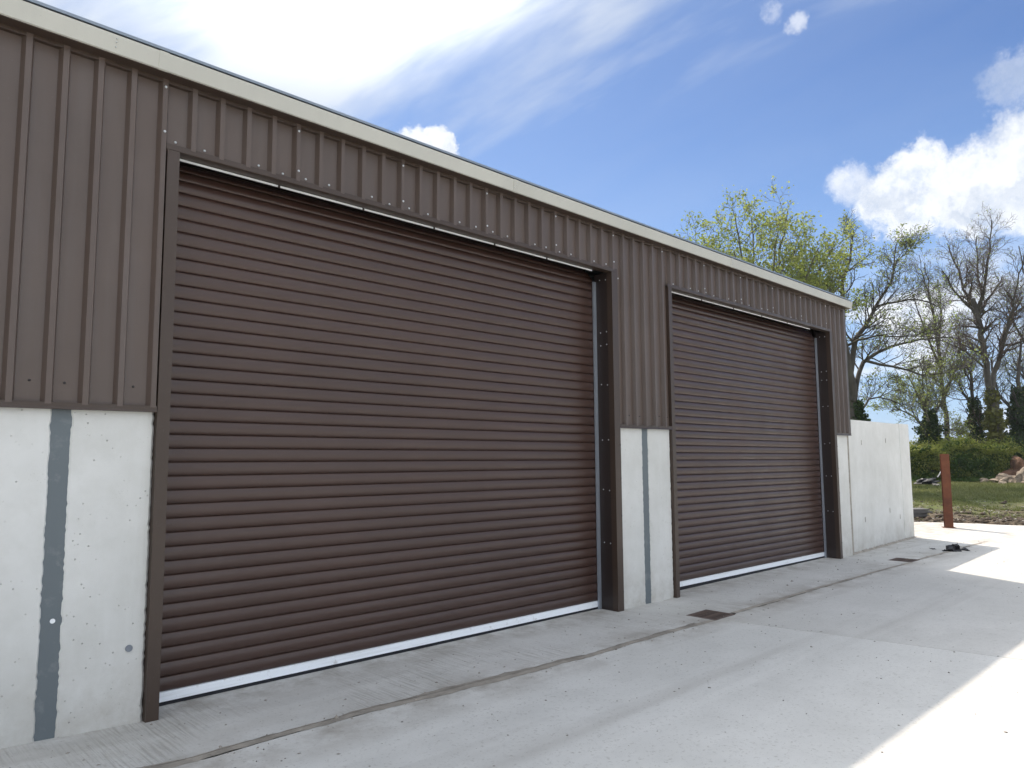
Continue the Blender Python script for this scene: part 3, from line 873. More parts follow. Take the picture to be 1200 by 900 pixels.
# ------------------------------------------------------------------ drains
def grate(g, label):
    x0, x1, y0, y1 = g; z = gz((x0 + x1) / 2)
    root = tag(empty('drain_grate', ((x0 + x1) / 2, (y0 + y1) / 2, z)), label, 'drain grate', 'rusty drain gratings along the apron joint')
    a, b = (x1 - x0) / 2 - 0.004, (y1 - y0) / 2 - 0.004; w = 0.022
    mb = MB().box(-a, a, -b, -b + w, -0.03, 0.002).box(-a, a, b - w, b, -0.03, 0.002).box(-a, -a + w, -b + w, b - w, -0.03, 0.002).box(a - w, a, -b + w, b - w, -0.03, 0.002)
    mb.build('frame', GRATE, root)
    n = 11; bm_ = None
    for i in range(n):
        x = -a + w + (2 * a - 2 * w) * (i + 0.5) / n
        if bm_ is None:
            bm_ = MB().box(-0.0065, 0.0065, -b + w, b - w, -0.028, 0.0)
            o = bm_.build('bar', GRATE, root)
        else:
            o = bpy.data.objects.new('bar', bm_.me); COL.objects.link(o); o.parent = root
        if i == 0: bm_.me = o.data
        o.location = (x, 0, 0.0)
        o.rotation_euler.z = rng.uniform(-0.03, 0.03)
    MB().box(-a, a, -0.006, 0.006, -0.026, -0.006).build('cross_bar', GRATE, root)
    MB().box(-a - 0.006, a + 0.006, -b - 0.006, b + 0.006, -0.14, -0.085).build('sump', RUBBER, root)
    return root
grate(G1, 'rusty drain grating in front of the concrete pier between the doors')
grate(G2, 'rusty drain grating at the far corner of the shed, near the free-standing wall')

# ------------------------------------------------------------------ rusty stanchion
post = tag(empty('steel_post', (20.62, 0.50, gz(20.6))), 'rust-red steel H-section post standing alone at the edge of the yard', 'post')
post.rotation_euler = (0, 0, R(-66))
Hp = 1.82
h = MB(); h.box(-0.088, 0.088, -0.10, -0.088, -0.03, Hp); h.build('flange', RUST, post)
h = MB(); h.box(-0.088, 0.088, 0.088, 0.10, -0.03, Hp - 0.006); h.build('flange', RUST, post)
h = MB(); h.box(-0.005, 0.005, -0.088, 0.088, -0.03, Hp - 0.01); h.build('web', RUST, post)
h = MB(); h.box(-0.14, 0.14, -0.14, 0.14, -0.006, 0.012); h.build('base_plate', RUST, post)

# ------------------------------------------------------------------ lumps: stones, plastic, boulders
def lump(name, mat, loc, size, seed, sub=3, amp=0.25, rot=0, flat_=True):
    import bmesh
    r = random.Random(seed); bm = bmesh.new(); bmesh.ops.create_icosphere(bm, subdivisions=sub, radius=0.5)
    offs = [(Vector((r.gauss(0, 1), r.gauss(0, 1), r.gauss(0, 1))).normalized(), r.uniform(0.25, 0.48)) for _ in range(14)]
    fr = [(Vector((r.gauss(0, 1), r.gauss(0, 1), r.gauss(0, 1))) * 3.2, r.uniform(0, 6)) for _ in range(8)]
    for v in bm.verts:
        d = v.co.normalized(); m_ = 0.5
        for (n, c) in offs:
            k = d.dot(n)
            if k > 0.05: m_ = min(m_, c / k)
        m_ *= 1 + amp * 0.16 * sum(math.sin(f.dot(d) + ph) for f, ph in fr)
        v.co = d * m_
    for v in bm.verts: v.co = Vector((v.co.x * size[0], v.co.y * size[1], (v.co.z + 0.32) * size[2]))
    me = bpy.data.meshes.new(name); bm.to_mesh(me); bm.free(); me.materials.append(mat)
    o = bpy.data.objects.new(name, me); COL.objects.link(o); o.location = loc; o.rotation_euler.z = rot
    return o


def W(u, dist, z=-0.4):
    """ground point in the direction of the picture column u (at the horizon), dist metres away along the view axis"""
    k = (u - 600) / F_PX
    v = FW + RT * k; v = v / (FW.x * v.x + FW.y * v.y) * (FW.x ** 2 + FW.y ** 2)
    return Vector((CAMP.x + v.x * dist, CAMP.y + v.y * dist, z))
def at(u, dist):
    p_ = W(u, dist); p_.z = float(field_z(np.array(p_.x), np.array(p_.y))); return p_


for i, (x, y, s, lab) in enumerate(((15.22, -1.02, (0.26, 0.18, 0.20), 'largest black crumpled rag of plastic lying on the yard by the wall'),
                                    (15.44, -1.12, (0.17, 0.12, 0.07), 'flat black scrap lying just right of the crumpled black heap'),
                                    (15.02, -0.90, (0.10, 0.08, 0.05), 'small black scrap lying just left of the crumpled black heap'),
                                    (15.25, -0.66, (0.09, 0.06, 0.045), 'small black scrap lying apart from the others, nearest the wall'))):
    o = lump('black_scrap', BLACKP, (x, y, gz(x) - 0.01), s, 60 + i, 3, 1.6, rot=i * 1.3)
    tag(o, lab, 'scrap', 'black scraps on the yard')

BO = [(1192, 43.5, (2.3, 1.6, 1.75), 'large pale boulder in front of the trees at the right'),
      (1176, 44.2, (1.5, 1.3, 0.95), 'medium pale boulder leaning on the left side of the large one'),
      (1208, 43.0, (1.3, 1.2, 2.4), 'upright pale boulder right of the large one'),
      (1198, 42.0, (1.2, 0.9, 0.55), 'low boulder lying in front of the large one'),
      (1157, 45.0, (1.3, 0.8, 0.5), 'low flat boulder left of the boulder pile'),
      (1146, 45.4, (0.8, 0.6, 0.55), 'small boulder farthest left, on the grass before the hedge'),
      (1167, 43.6, (0.7, 0.6, 0.35), 'small stone at the left foot of the boulder pile')]
for i, (u, d, s, lab) in enumerate(BO):
    o = lump('boulder', STONE, at(u, d), tuple(0.82 * q for q in s), 90 + i, 3, 0.55, rot=i * 0.9); tag(o, lab, 'boulder', 'boulders heaped at the field edge')
tag(lump('earth_heap', EARTH, at(1187, 46.5), (2.3, 1.8, 1.9), 123, 4, 0.45), 'red-brown heap of earth behind the boulders', 'earth heap')

# dark sheeting pile by the hedge, left of the post
o = lump('tarpaulin', BLACKP, at(1077, 42.5), (2.2, 1.4, 0.5), 131, 4, 1.3, rot=0.5); tag(o, 'black plastic sheeting bundled at the foot of the hedge', 'sheeting')
for i, (u, d) in enumerate(((1088, 41.2), (1092, 40.9))):
    o = lump('pale_scrap', STONEG, at(u, d), (0.7 - 0.25 * i, 0.3, 0.22), 140 + i, 2, 0.5)
    tag(o, ('longer', 'smaller')[i] + ' pale scrap beside the black sheeting', 'scrap')
# weathered boards stacked at the yard edge
stk = tag(empty('board_stack', (23.75, 2.55, -0.32)), 'low stack of weathered grey boards between wall and rusty post', 'boards')
stk.rotation_euler.z = R(-38)
b0 = None
for lv in range(4):
    for k in range(4):
        if b0 is None: o = MB().box(-0.55, 0.55, -0.085, 0.085, 0, 0.045).build('board', BOARD, stk, bevel=0.005); b0 = o.data
        else:
            o = bpy.data.objects.new('board', b0); COL.objects.link(o); o.parent = stk
        o.location = (rng.uniform(-0.16, 0.16), -0.3 + 0.2 * k + rng.uniform(-0.01, 0.01), 0.02 + 0.06 * lv); o.rotation_euler.z = rng.uniform(-0.12, 0.12)
pl = MB().cyl((0, 0, 0), (0.9, -0.35, 1.0), 0.035, 0.03, 8)
o = pl.build('pole', flat('bleached_pole', (0.42, 0.42, 0.42), 0.7)); o.location = at(1092, 43.6) + Vector((0, 0, 0.55)); tag(o, 'short pale pole sticking out of the hedge left of the rusty post', 'pole')


def scatter(name, mat, pts, sizes, seed, kind='stuff'):
    """many small faceted stones joined in one mesh"""
    rs = np.random.RandomState(seed)
    oct_ = np.array([(1, 0, 0), (0, 1, 0), (-1, 0, 0), (0, -1, 0), (0, 0, 1), (0, 0, -0.6)], float)
    fc = np.array([(0, 1, 4), (1, 2, 4), (2, 3, 4), (3, 0, 4), (1, 0, 5), (2, 1, 5), (3, 2, 5), (0, 3, 5)])
    n = len(pts); ang = rs.uniform(0, 6.28, n); sc_ = rs.uniform(0.6, 1.3, (n, 6, 1)) * sizes[:, None, None]
    v = oct_[None] * sc_ * np.stack([np.ones(n), rs.uniform(0.5, 1, n), rs.uniform(0.35, 0.8, n)], -1)[:, None]
    c, s = np.cos(ang)[:, None], np.sin(ang)[:, None]
    vv = np.stack([v[..., 0] * c - v[..., 1] * s, v[..., 0] * s + v[..., 1] * c, v[..., 2]], -1) + pts[:, None]
    f = (fc[None] + 6 * np.arange(n)[:, None, None]).reshape(-1, 3)
    o = np_mesh(name, vv.reshape(-1, 3), f, mat); o['kind'] = kind; return o


rs = np.random.RandomState(12)
n = 1500; x = rs.uniform(-1, 19, n); y = -0.1 - rs.exponential(1.5, n) - (rs.rand(n) < 0.3) * rs.uniform(0, 4, n)
px = np.stack([x, y, np.interp(x, GX, GZ) + 0.001], -1)
tag(scatter('grit', STONEG, px, rs.lognormal(math.log(0.006), 0.5, n), 5), 'loose grit and crumbs scattered over the concrete yard', 'grit')
n = 120; k = rs.uniform(0.5, 6.6, n); y = np.interp(k, JX, JY) + rs.normal(0, 0.05, n)
px = np.stack([k, y, np.interp(k, GX, GZ) + 0.001], -1)
tag(scatter('mortar_crumbs', JOINT, px, rs.lognormal(math.log(0.008), 0.4, n), 6), 'brown crumbs of mortar along the apron joint', 'crumbs')
n = 5200; yy = rs.uniform(-16, 9, n); e = rs.exponential(5.5, n) + 0.15; xx = 22.42 - 0.34 * yy + e
pz = field_z(xx, yy)
tag(scatter('rubble', STONEG, np.stack([xx, yy, pz + 0.01], -1), rs.lognormal(math.log(0.026), 0.5, n), 7), 'broken stones strewn over the muddy edge of the field', 'rubble')
n = 6000; yy = rs.uniform(-16, 9, n); e = rs.exponential(2.6, n) + 0.05; xx = 22.42 - 0.34 * yy + e
tag(scatter('soil_clods', flat('soil_clod', (0.075, 0.055, 0.038), 0.95, 0, 0.3), np.stack([xx, yy, field_z(xx, yy) + 0.02], -1), rs.lognormal(math.log(0.045), 0.5, n), 8), 'dark soil clods along the edge of the yard', 'soil')


def leaves(name, mat, P_, size, seed, parent=None, aspect=0.6, up=0.0):
    """P_: n x 3 centres -> randomly turned pointed leaf quads"""
    rs = np.random.RandomState(seed); n = len(P_)
    a = rs.normal(size=(n, 3)); a[:, 2] += up; a /= np.linalg.norm(a, axis=1)[:, None]
    b = rs.normal(size=(n, 3)); b -= (b * a).sum(1)[:, None] * a; b /= np.linalg.norm(b, axis=1)[:, None]
    s = (size * rs.uniform(0.6, 1.35, n))[:, None]
    v = np.stack([P_ - a * s * 0.5, P_ + b * s * aspect * 0.5 - a * s * 0.05, P_ + a * s * 0.5, P_ - b * s * aspect * 0.5 - a * s * 0.05], 1)
    f = np.arange(4 * n).reshape(n, 4)
    return np_mesh(name, v.reshape(-1, 3), f, mat, parent)


# grass of the field
rs = np.random.RandomState(21)
n = 70000
d = 19 + 30 * rs.rand(n) ** 0.8; u = rs.uniform(1040, 1330, n)
k = (u - 600) / F_PX
vx = FW.x + RT.x * k; vy = FW.y + RT.y * k; q = (FW.x ** 2 + FW.y ** 2) / (FW.x * vx + FW.y * vy)
gxp = CAMP.x + vx * q * d; gyp = CAMP.y + vy * q * d
e = gxp - (22.42 - 0.34 * gyp)
cl = hnoise(gxp, gyp, 2.1) + 0.6 * hnoise(gxp + 3, gyp, 5.0)
keep = (e > 0.8) & (cl + (e - 9.0) * 0.07 + rs.normal(0, 0.25, n) > 0)
gxp, gyp, e = gxp[keep], gyp[keep], e[keep]; n = len(gxp)
hgt = rs.uniform(0.05, 0.14, n) * np.clip(0.6 + e * 0.03, 0.6, 1.5); ang = rs.uniform(0, 6.28, n); wd = 0.022
bz = field_z(gxp, gyp) - 0.01
lean = rs.normal(0, 0.5, (n, 2)) * hgt[:, None]
v = np.stack([np.stack([gxp - np.cos(ang) * wd, gyp - np.sin(ang) * wd, bz], -1), np.stack([gxp + np.cos(ang) * wd, gyp + np.sin(ang) * wd, bz], -1), np.stack([gxp + lean[:, 0], gyp + lean[:, 1], bz + hgt], -1)], 1)
tag(np_mesh('grass', v.reshape(-1, 3), np.arange(3 * n).reshape(n, 3), GRASS), 'short rough grass over the field behind the yard', 'grass', kind='stuff')

# ------------------------------------------------------------------ hedge
rs = np.random.RandomState(31)
HA, HB = at(960, 50.0), at(1330, 46.5)
hd = tag(empty('hedge', tuple((HA + HB) / 2)), 'dense dark green hedge with paler yellow-green leaves on top behind the field', 'hedge')
ax = (HB - HA); HL = ax.length; ax.normalize(); nrm = Vector((-ax.y, ax.x, 0))
if nrm.dot(CAMP - HA) < 0: nrm = -nrm
def hh(t): return 2.25 + 0.22 * np.sin(t * 0.9) + 0.16 * np.sin(t * 2.3 + 1) + 0.1 * np.sin(t * 5.1)
mid = np.array((HA + HB) / 2); axn = np.array(ax); nn = np.array(nrm)
def hpos(t, w, z): return (t - HL / 2)[:, None] * axn + w[:, None] * nn + np.stack([0 * z, 0 * z, z], -1)
m_ = MB(); ts = np.arange(0, HL, 0.5)
for t in ts:
    h_ = float(hh(t)) - 0.25
    for (w, z) in ((1.0, -0.1), (1.05, h_ * 0.5), (0.7, h_ * 0.9), (0, h_), (-0.8, h_ * 0.9), (-1.0, -0.1)):
        p_ = (t - HL / 2) * axn + (w + rs.uniform(-0.15, 0.15)) * nn; m_.v.append((p_[0], p_[1], z + rs.uniform(-0.1, 0.1)))
for i in range(len(ts) - 1):
    for j in range(5): m_.f.append((i * 6 + j, (i + 1) * 6 + j, (i + 1) * 6 + j + 1, i * 6 + j + 1))
m_.build('inner_growth', HCORE, hd)
n = 52000; t = rs.uniform(0, HL, n); z = rs.uniform(0, 1.02, n); prof_w = 1.25 - 0.55 * np.clip(z - 0.6, 0, 1) / 0.4
lumpy = 0.30 * hnoise(t * 1.4, z * 4.2, 1.6) + 0.16 * hnoise(t * 4, z * 9, 1.9)
P_ = hpos(t, prof_w + lumpy + rs.normal(0, 0.10, n), z * hh(t))
o = leaves('foliage', HEDGED, P_, 0.15, 1, hd, 0.7)
n = 40000; t = rs.uniform(0, HL, n); w = rs.uniform(-0.9, 1.35, n); z = hh(t) + 0.10 * hnoise(t * 2, w * 3, 2.0) + rs.exponential(0.14, n) - 0.20 - 0.32 * np.clip(w - 0.4, 0, 1)
o = leaves('top_leaves', HEDGET, hpos(t, w, z), 0.13, 2, hd, 0.6, 0.6)  # paler yellow-green leaves over the hedge top
n = 9000; cen = rs.uniform(0, HL, 150); cz = rs.uniform(0.3, 2.0, 150); ci = rs.randint(0, 150, n)
t = cen[ci] + rs.normal(0, 0.28, n); z = cz[ci] + rs.normal(0, 0.18, n)
o = leaves('side_leaves', HEDGET, hpos(t, 1.42 - 0.45 * np.clip(z - 1.4, 0, 1) + rs.normal(0, 0.08, n), z), 0.12, 12, hd, 0.6)  # clusters of the same paler leaves on the hedge face
# bramble and weeds before the hedge
n = 9000; cen = rs.uniform(0, HL, 60); ci = rs.randint(0, 60, n)
t = cen[ci] + rs.normal(0, 0.55, n); w = 1.5 + np.abs(rs.normal(0, 0.45, n)); z = np.abs(rs.normal(0, 0.38, n)) * np.clip(2.1 - w, 0.25, 1)
P_ = hpos(t, w, z) + mid; P_[:, 2] += 0.02
tag(leaves('bramble', HEDGED, P_, 0.16, 3), 'low brambles and weeds along the foot of the hedge', 'brambles', kind='stuff')


# ------------------------------------------------------------------ trees
class Tree:
    def __init__(s, seed):
        s.rs = np.random.RandomState(seed); s.k = 1.0; s.big = []; s.seg = []; s.tips = []
    def path(s, pts, r0, r1, big=True):
        """limb through given points with a little wander; returns sample points and radii"""
        pts = [np.array(p, float) for p in pts]; out = []
        for a, b in zip(pts[:-1], pts[1:]):
            n = max(2, int(np.linalg.norm(b - a) / 0.55))
            for i in range(n): out.append(a + (b - a) * i / n)
        out.append(pts[-1]); out = np.array(out)
        for _ in range(2): out[1:-1] = 0.25 * out[:-2] + 0.5 * out[1:-1] + 0.25 * out[2:]
        out[1:-1] += s.rs.normal(0, 0.05, out[1:-1].shape)
        r0 = r0 * s.k; n = len(out); rr = r0 + (r1 - r0) * (np.arange(n) / (n - 1)) ** 0.8
        for i in range(n - 1): (s.big if big else s.seg).append((out[i], out[i + 1], rr[i], rr[i + 1]))
        return out, rr
    def grow(s, p, d, L, r, lvl, maxl, cfg):
        rs_ = s.rs; step = max(0.16, L / (7 if lvl < 2 else 5)); n = max(3, int(L / step)); st = L / n
        rt = r * (0.30 if lvl < maxl else 0.6); pr = p; prr = r
        P_ = [p]; D_ = [d]
        for i in range(n):
            d = d + rs_.normal(0, cfg['wander'], 3) + np.array((0, 0, cfg['up'] * (1 if lvl < 3 else 0.7)))
            d = d / np.linalg.norm(d); q = pr + d * st; rr = r + (rt - r) * (i + 1) / n
            (s.big if prr > 0.07 else s.seg).append((pr, q, prr, rr)); pr, prr = q, rr; P_.append(q); D_.append(d)
        if lvl >= maxl:
            s.tips += P_[1:]; return
        nc = cfg['kids'][min(lvl, len(cfg['kids']) - 1)]; az = rs_.uniform(0, 6.28)
        for c in range(nc):
            t = cfg['bare'] + (1 - cfg['bare']) * (c + rs_.uniform(0.2, 0.9)) / nc; t = min(t, 0.98)
            i = int(t * n); f = t * n - i; i = min(i, n - 1)
            pos = P_[i] + (P_[i + 1] - P_[i]) * f; dd = D_[i + 1]
            az += 2.4 + rs_.uniform(-0.5, 0.5)
            a = np.cross(dd, (0.3, 0.2, 1.0)); a /= np.linalg.norm(a) + 1e-9; b = np.cross(dd, a)
            an = rs_.uniform(*cfg['ang'])
            nd = dd * math.cos(an) + (a * math.cos(az) + b * math.sin(az)) * math.sin(an)
            rc = max((r + (rt - r) * t) * 0.58, cfg['rmin']); Lc = L * rs_.uniform(*cfg['ratio']) * (1.05 - 0.45 * t)
            if Lc < 0.15: continue
            s.grow(pos, nd, Lc, rc, lvl + 1, maxl, cfg)
        s.tips.append(P_[-1])
    def twigs_on(s, out, rr, n, L, lvl, maxl, cfg, t0=0.15):
        for c in range(n):
            t = t0 + (1 - t0) * (c + s.rs.uniform(0, 1)) / n; i = min(int(t * (len(out) - 1)), len(out) - 2)
            dd = out[i + 1] - out[i]; dd /= np.linalg.norm(dd)
            v = s.rs.normal(size=3); v[2] = abs(v[2]) * 0.9; v -= v.dot(dd) * dd; v /= np.linalg.norm(v)
            an = s.rs.uniform(*cfg['ang']); nd = dd * math.cos(an) + v * math.sin(an)
            s.grow(out[i], nd, L * s.rs.uniform(0.7, 1.2) * (1.05 - 0.4 * t), max(rr[i] * 0.5, cfg['rmin'] * 1.6), lvl, maxl, cfg)
    @staticmethod
    def tubes(segs, k):
        if not segs: return np.zeros((0, 3)), np.zeros((0, 4), int)
        p0 = np.array([q[0] for q in segs]); p1 = np.array([q[1] for q in segs]); r0 = np.array([q[2] for q in segs]); r1 = np.array([q[3] for q in segs])
        d = p1 - p0; d /= np.linalg.norm(d, axis=1)[:, None] + 1e-9
        ref = np.where(np.abs(d[:, 2:3]) > 0.95, np.array([[1., 0, 0]]), np.array([[0, 0, 1.]]))
        a = np.cross(d, ref); a /= np.linalg.norm(a, axis=1)[:, None]; b = np.cross(d, a)
        n = len(segs); v = np.zeros((n, 2 * k, 3))
        for i in range(k):
            t = 2 * math.pi * i / k; o_ = a * math.cos(t) + b * math.sin(t)
            v[:, i] = p0 - d * (r0 * 0.3)[:, None] + o_ * r0[:, None]; v[:, k + i] = p1 + o_ * r1[:, None]
        f = np.array([(i, (i + 1) % k, k + (i + 1) % k, k + i) for i in range(k)])
        return v.reshape(-1, 3), (f[None] + 2 * k * np.arange(n)[:, None, None]).reshape(-1, 4)
    def build(s, name, loc, label, group=None, bark_=BARK, twig=None, leaf=None, leaf_n=3, leaf_size=0.15, spread=0.15, leaf_keep=1.0, keepfn=None):
        root = tag(empty(name, tuple(loc)), label, 'tree', group)
        v, f = s.tubes(s.big, 10); np_mesh('trunk', v, f, bark_, root, True)
        v, f = s.tubes(s.seg, 3); np_mesh('crown', v, f, twig or bark_, root, True)
        if leaf is not None:
            T = np.array(s.tips); T = T[s.rs.rand(len(T)) < leaf_keep]
            if keepfn is not None: T = T[keepfn(T, s.rs)]
            P_ = np.repeat(T, leaf_n, 0) + s.rs.normal(0, spread, (len(T) * leaf_n, 3))
            leaves('leaves', leaf, P_, leaf_size, 5, root, 0.7)
        print(name, len(s.seg), len(s.tips)); return root


RTv = np.array((RT.x, RT.y, 0)); RTv /= np.linalg.norm(RTv); FWv = np.array((FW.x, FW.y, 0)); FWv /= np.linalg.norm(FWv)
def L3(lat, up, dep=0.0): return RTv * lat + FWv * dep + np.array((0, 0, up))
CFG = dict(wander=0.10, up=0.05, kids=[7, 7, 6, 5], bare=0.22, ang=(0.5, 1.0), ratio=(0.45, 0.7), rmin=0.012)


def ivy(root, pts, r, n, size=0.2, mat=None, seed=1, yscale=1.0):
    """ivy leaves wrapped round the path pts (local)"""
    rs = np.random.RandomState(seed); pts = [np.array(p) for p in pts]; m = len(pts) - 1
    t = rs.uniform(0, m, n); i = np.minimum(t.astype(int), m - 1); f = (t - i)[:, None]
    A_ = np.array(pts); c = A_[i] * (1 - f) + A_[i + 1] * f
    rr = np.interp(t, range(m + 1), r) * (0.75 + 0.35 * np.sin(c[:, 2] * 2.2) * np.sin(t * 9 + c[:, 2])) * rs.uniform(0.5, 1.12, n)
    a = rs.uniform(0, 6.28, n)
    P_ = c + np.stack([np.cos(a) * rr, np.sin(a) * rr, rs.normal(0, 0.15, n)], -1)
    return leaves('ivy', mat or IVY, P_, size, seed, root, 0.8)


# T1 leafy tree behind the shed
t = Tree(11); t.k = 0.75; cfg = dict(CFG, kids=[8, 7, 6, 4], up=0.035, wander=0.12)
o, r_ = t.path([L3(0, -0.3), L3(0.1, 3), L3(-0.1, 5.0)], 0.42, 0.34)
lat = [(-5.9, 12.6, 0.6), (-4.5, 14.3, -1), (-3.0, 15.6, 1.4), (-1.4, 16.2, -0.5), (0.2, 16.6, 1.0), (1.8, 16.3, -0.8), (3.3, 15.5, 1), (4.7, 14.3, -0.8), (5.8, 12.8, 0.5), (-6.0, 10.2, -1.5), (6.0, 10.6, 1.2), (2.6, 13.4, -3), (-2.4, 13.2, -3), (0.2, 14.2, -3), (-4.2, 11.8, 2), (4.2, 11.4, -2)]
for (a, h_, dp) in lat:
    q, rr = t.path([L3(0, 4.6 + 0.1 * abs(a)), L3(a * 0.30, 4.6 + (h_ - 4.6) * 0.45, dp * 0.4), L3(a * 0.72, 4.6 + (h_ - 4.6) * 0.80, dp * 0.8), L3(a * 0.92, h_ * 0.97, dp)], 0.20, 0.03)
    t.twigs_on(q, rr, 15, 2.4, 1, 3, dict(cfg, kids=[6, 6, 4]), 0.28)
t.build('leafy_tree', at(892, 42), 'leafy tree with yellow-green spring leaves rising behind the shed roof', bark_=BARKL, leaf=LEAFY, leaf_n=3, leaf_size=0.16, spread=0.14, leaf_keep=0.50)

# T2 nearly bare tree at the corner of the shed, long curved limbs
t = Tree(12); t.k = 0.85; cfg = dict(CFG, up=0.03, wander=0.14, kids=[6, 6, 5])
S2 = 44 / F_PX  # metres per picture pixel there
def q2(u, v, dp=0.0): return L3((u - 995) * S2, (566 - v) * S2, dp)
o, r_ = t.path([q2(994, 572), q2(996, 520), q2(999, 470), q2(994, 420), q2(990, 395)], 0.36, 0.24)
lims = [([q2(996, 440), q2(1003, 402), q2(1012, 385), q2(1024, 372), q2(1030, 355), q2(1046, 338), q2(1053, 318), q2(1060, 280)], 0.24, 0.03),
        ([q2(1000, 470), q2(1008, 440, 0.3), q2(1016, 422, 0.6), q2(1040, 407, 1), q2(1075, 396, 1.3), q2(1108, 390, 1.6), q2(1140, 388, 1.6)], 0.20, 0.03),
        ([q2(1018, 421), q2(1040, 428, -1), q2(1060, 444, -1.6), q2(1085, 440, -2.2), q2(1110, 432, -2.5)], 0.11, 0.02),
        ([q2(990, 395), q2(984, 370), q2(990, 340), q2(1004, 300), q2(1010, 262)], 0.26, 0.03),
        ([q2(990, 400), q2(970, 370, 1), q2(955, 340, 1.5), q2(950, 300, 1.5)], 0.20, 0.03),
        ([q2(1030, 357), q2(1052, 352, -0.6), q2(1075, 350, -1), q2(1096, 362, -1)], 0.10, 0.02),
        ([q2(1053, 318), q2(1066, 300, 0.8), q2(1082, 285, 1), q2(1092, 272, 1)], 0.08, 0.02),
        ([q2(1005, 482), q2(1020, 460, 0.5), q2(1050, 462, 0.8), q2(1075, 478, 1)], 0.09, 0.02),
        ([q2(996, 402), q2(1010, 395, -1), q2(1040, 398, -2), q2(1060, 400, -2.5)], 0.09, 0.02)]
for pts, a, b in lims:
    q, rr = t.path(pts, a, b)
    ln = sum(np.linalg.norm(np.array(pts[i + 1]) - np.array(pts[i])) for i in range(len(pts) - 1))
    t.twigs_on(q, rr, int(5 + ln * 2.3), 2.1, 1, 3, cfg, 0.2)
root = t.build('spreading_tree', at(995, 44), 'spreading tree with long crooked limbs rising right behind the far corner of the shed', 'half-bare trees behind the hedge', leaf=LEAFP, leaf_n=2, leaf_size=0.14, spread=0.12, leaf_keep=0.30,
               keepfn=lambda T, rs_: rs_.rand(len(T)) < np.where(T[:, 2] > 13.2, 0.65, 0.35))
ivy(root, [q2(996, 560), q2(1000, 520), q2(1003, 488), q2(1001, 470)], [0.55, 0.7, 0.62, 0.3], 3200, 0.2, seed=4)

# T3 small ivy-clad tree with pale new leaves
t = Tree(13); cfg = dict(CFG, up=0.06, wander=0.12, kids=[5, 5, 5], ang=(0.35, 0.8)); S3 = 52 / F_PX
def q3(u, v, dp=0.0): return L3((u - 1086) * S3, (566 - v) * S3, dp)
for pts, a, b in (([q3(1086, 572), q3(1086, 520), q3(1084, 480), q3(1082, 450), q3(1079, 425)], 0.24, 0.03), ([q3(1087, 515), q3(1092, 485, 0.6), q3(1094, 455, 1), q3(1098, 430, 1)], 0.14, 0.02),
                  ([q3(1086, 505), q3(1075, 480, -0.6), q3(1062, 460, -1), q3(1052, 440, -1)], 0.11, 0.02), ([q3(1087, 500), q3(1100, 478), q3(1113, 455), q3(1118, 440)], 0.10, 0.02),
                  ([q3(1088, 510), q3(1105, 498, 0.4), q3(1112, 508, 0.4), q3(1118, 512, 0.6)], 0.08, 0.02), ([q3(1085, 508), q3(1065, 492, -0.4), q3(1048, 482, -0.6), q3(1035, 486, -0.6)], 0.08, 0.02)):
    q, rr = t.path(pts, a, b); t.twigs_on(q, rr, 15, 2.0, 1, 3, cfg, 0.25)
root = t.build('small_tree', at(1086, 52), 'small tree with an ivy-wrapped foot and pale new leaves right of the wall', 'half-bare trees behind the hedge', bark_=BARKL, leaf=LEAFP, leaf_n=2, leaf_size=0.12, spread=0.10, leaf_keep=0.42)
ivy(root, [q3(1086, 560), q3(1086, 525), q3(1086, 505), q3(1088, 488)], [1.2, 1.0, 0.85, 0.3], 4500, 0.2, seed=7)

# T4 the tall bare tree
t = Tree(14); t.k = 0.78; cfg = dict(CFG, up=0.03, wander=0.12, kids=[7, 6, 5], ang=(0.45, 0.95), rmin=0.0085); S4 = 49 / F_PX
def q4(u, v, dp=0.0): return L3((u - 1165) * S4, (566 - v) * S4, dp)
t.path([q4(1165, 575), q4(1164, 520), q4(1162, 480), q4(1161, 462)], 0.46, 0.32)
lims = [([q4(1159, 460), q4(1155, 420), q4(1154, 385), q4(1149, 370), q4(1146, 352)], 0.27, 0.16), ([q4(1149, 372), q4(1143, 340, 0.4), q4(1136, 305, 0.8), q4(1132, 280, 1)], 0.17, 0.03),
        ([q4(1150, 368), q4(1130, 355, -0.4), q4(1114, 342, -0.8), q4(1102, 322, -1)], 0.14, 0.03), ([q4(1152, 372), q4(1160, 362), q4(1180, 340, 0.8), q4(1196, 320, 1)], 0.16, 0.03),
        ([q4(1152, 370), q4(1152, 335, -1), q4(1156, 300, -1.3), q4(1158, 265, -1.5)], 0.15, 0.03), ([q4(1158, 368), q4(1166, 335, 1), q4(1172, 300, 1.4), q4(1174, 268, 1.5)], 0.14, 0.03),
        ([q4(1162, 462), q4(1170, 430), q4(1180, 395), q4(1190, 375), q4(1206, 350)], 0.25, 0.05), ([q4(1172, 425), q4(1174, 390, -1), q4(1178, 350, -1.6), q4(1186, 310, -2)], 0.17, 0.03),
        ([q4(1184, 388), q4(1200, 372, 1), q4(1220, 360, 1), q4(1240, 335, 1)], 0.14, 0.03), ([q4(1160, 440), q4(1148, 415, 1), q4(1128, 398, 1.5), q4(1108, 392, 2)], 0.11, 0.02),
        ([q4(1176, 408), q4(1196, 405, -1), q4(1220, 398, -1), q4(1236, 385, -1)], 0.12, 0.02)]
for pts, a, b in lims:
    q, rr = t.path(pts, a, b); ln = sum(np.linalg.norm(np.array(pts[i + 1]) - np.array(pts[i])) for i in range(len(pts) - 1))
    t.twigs_on(q, rr, int(4 + ln * 3.0), 1.95, 1, 3, cfg, 0.25)
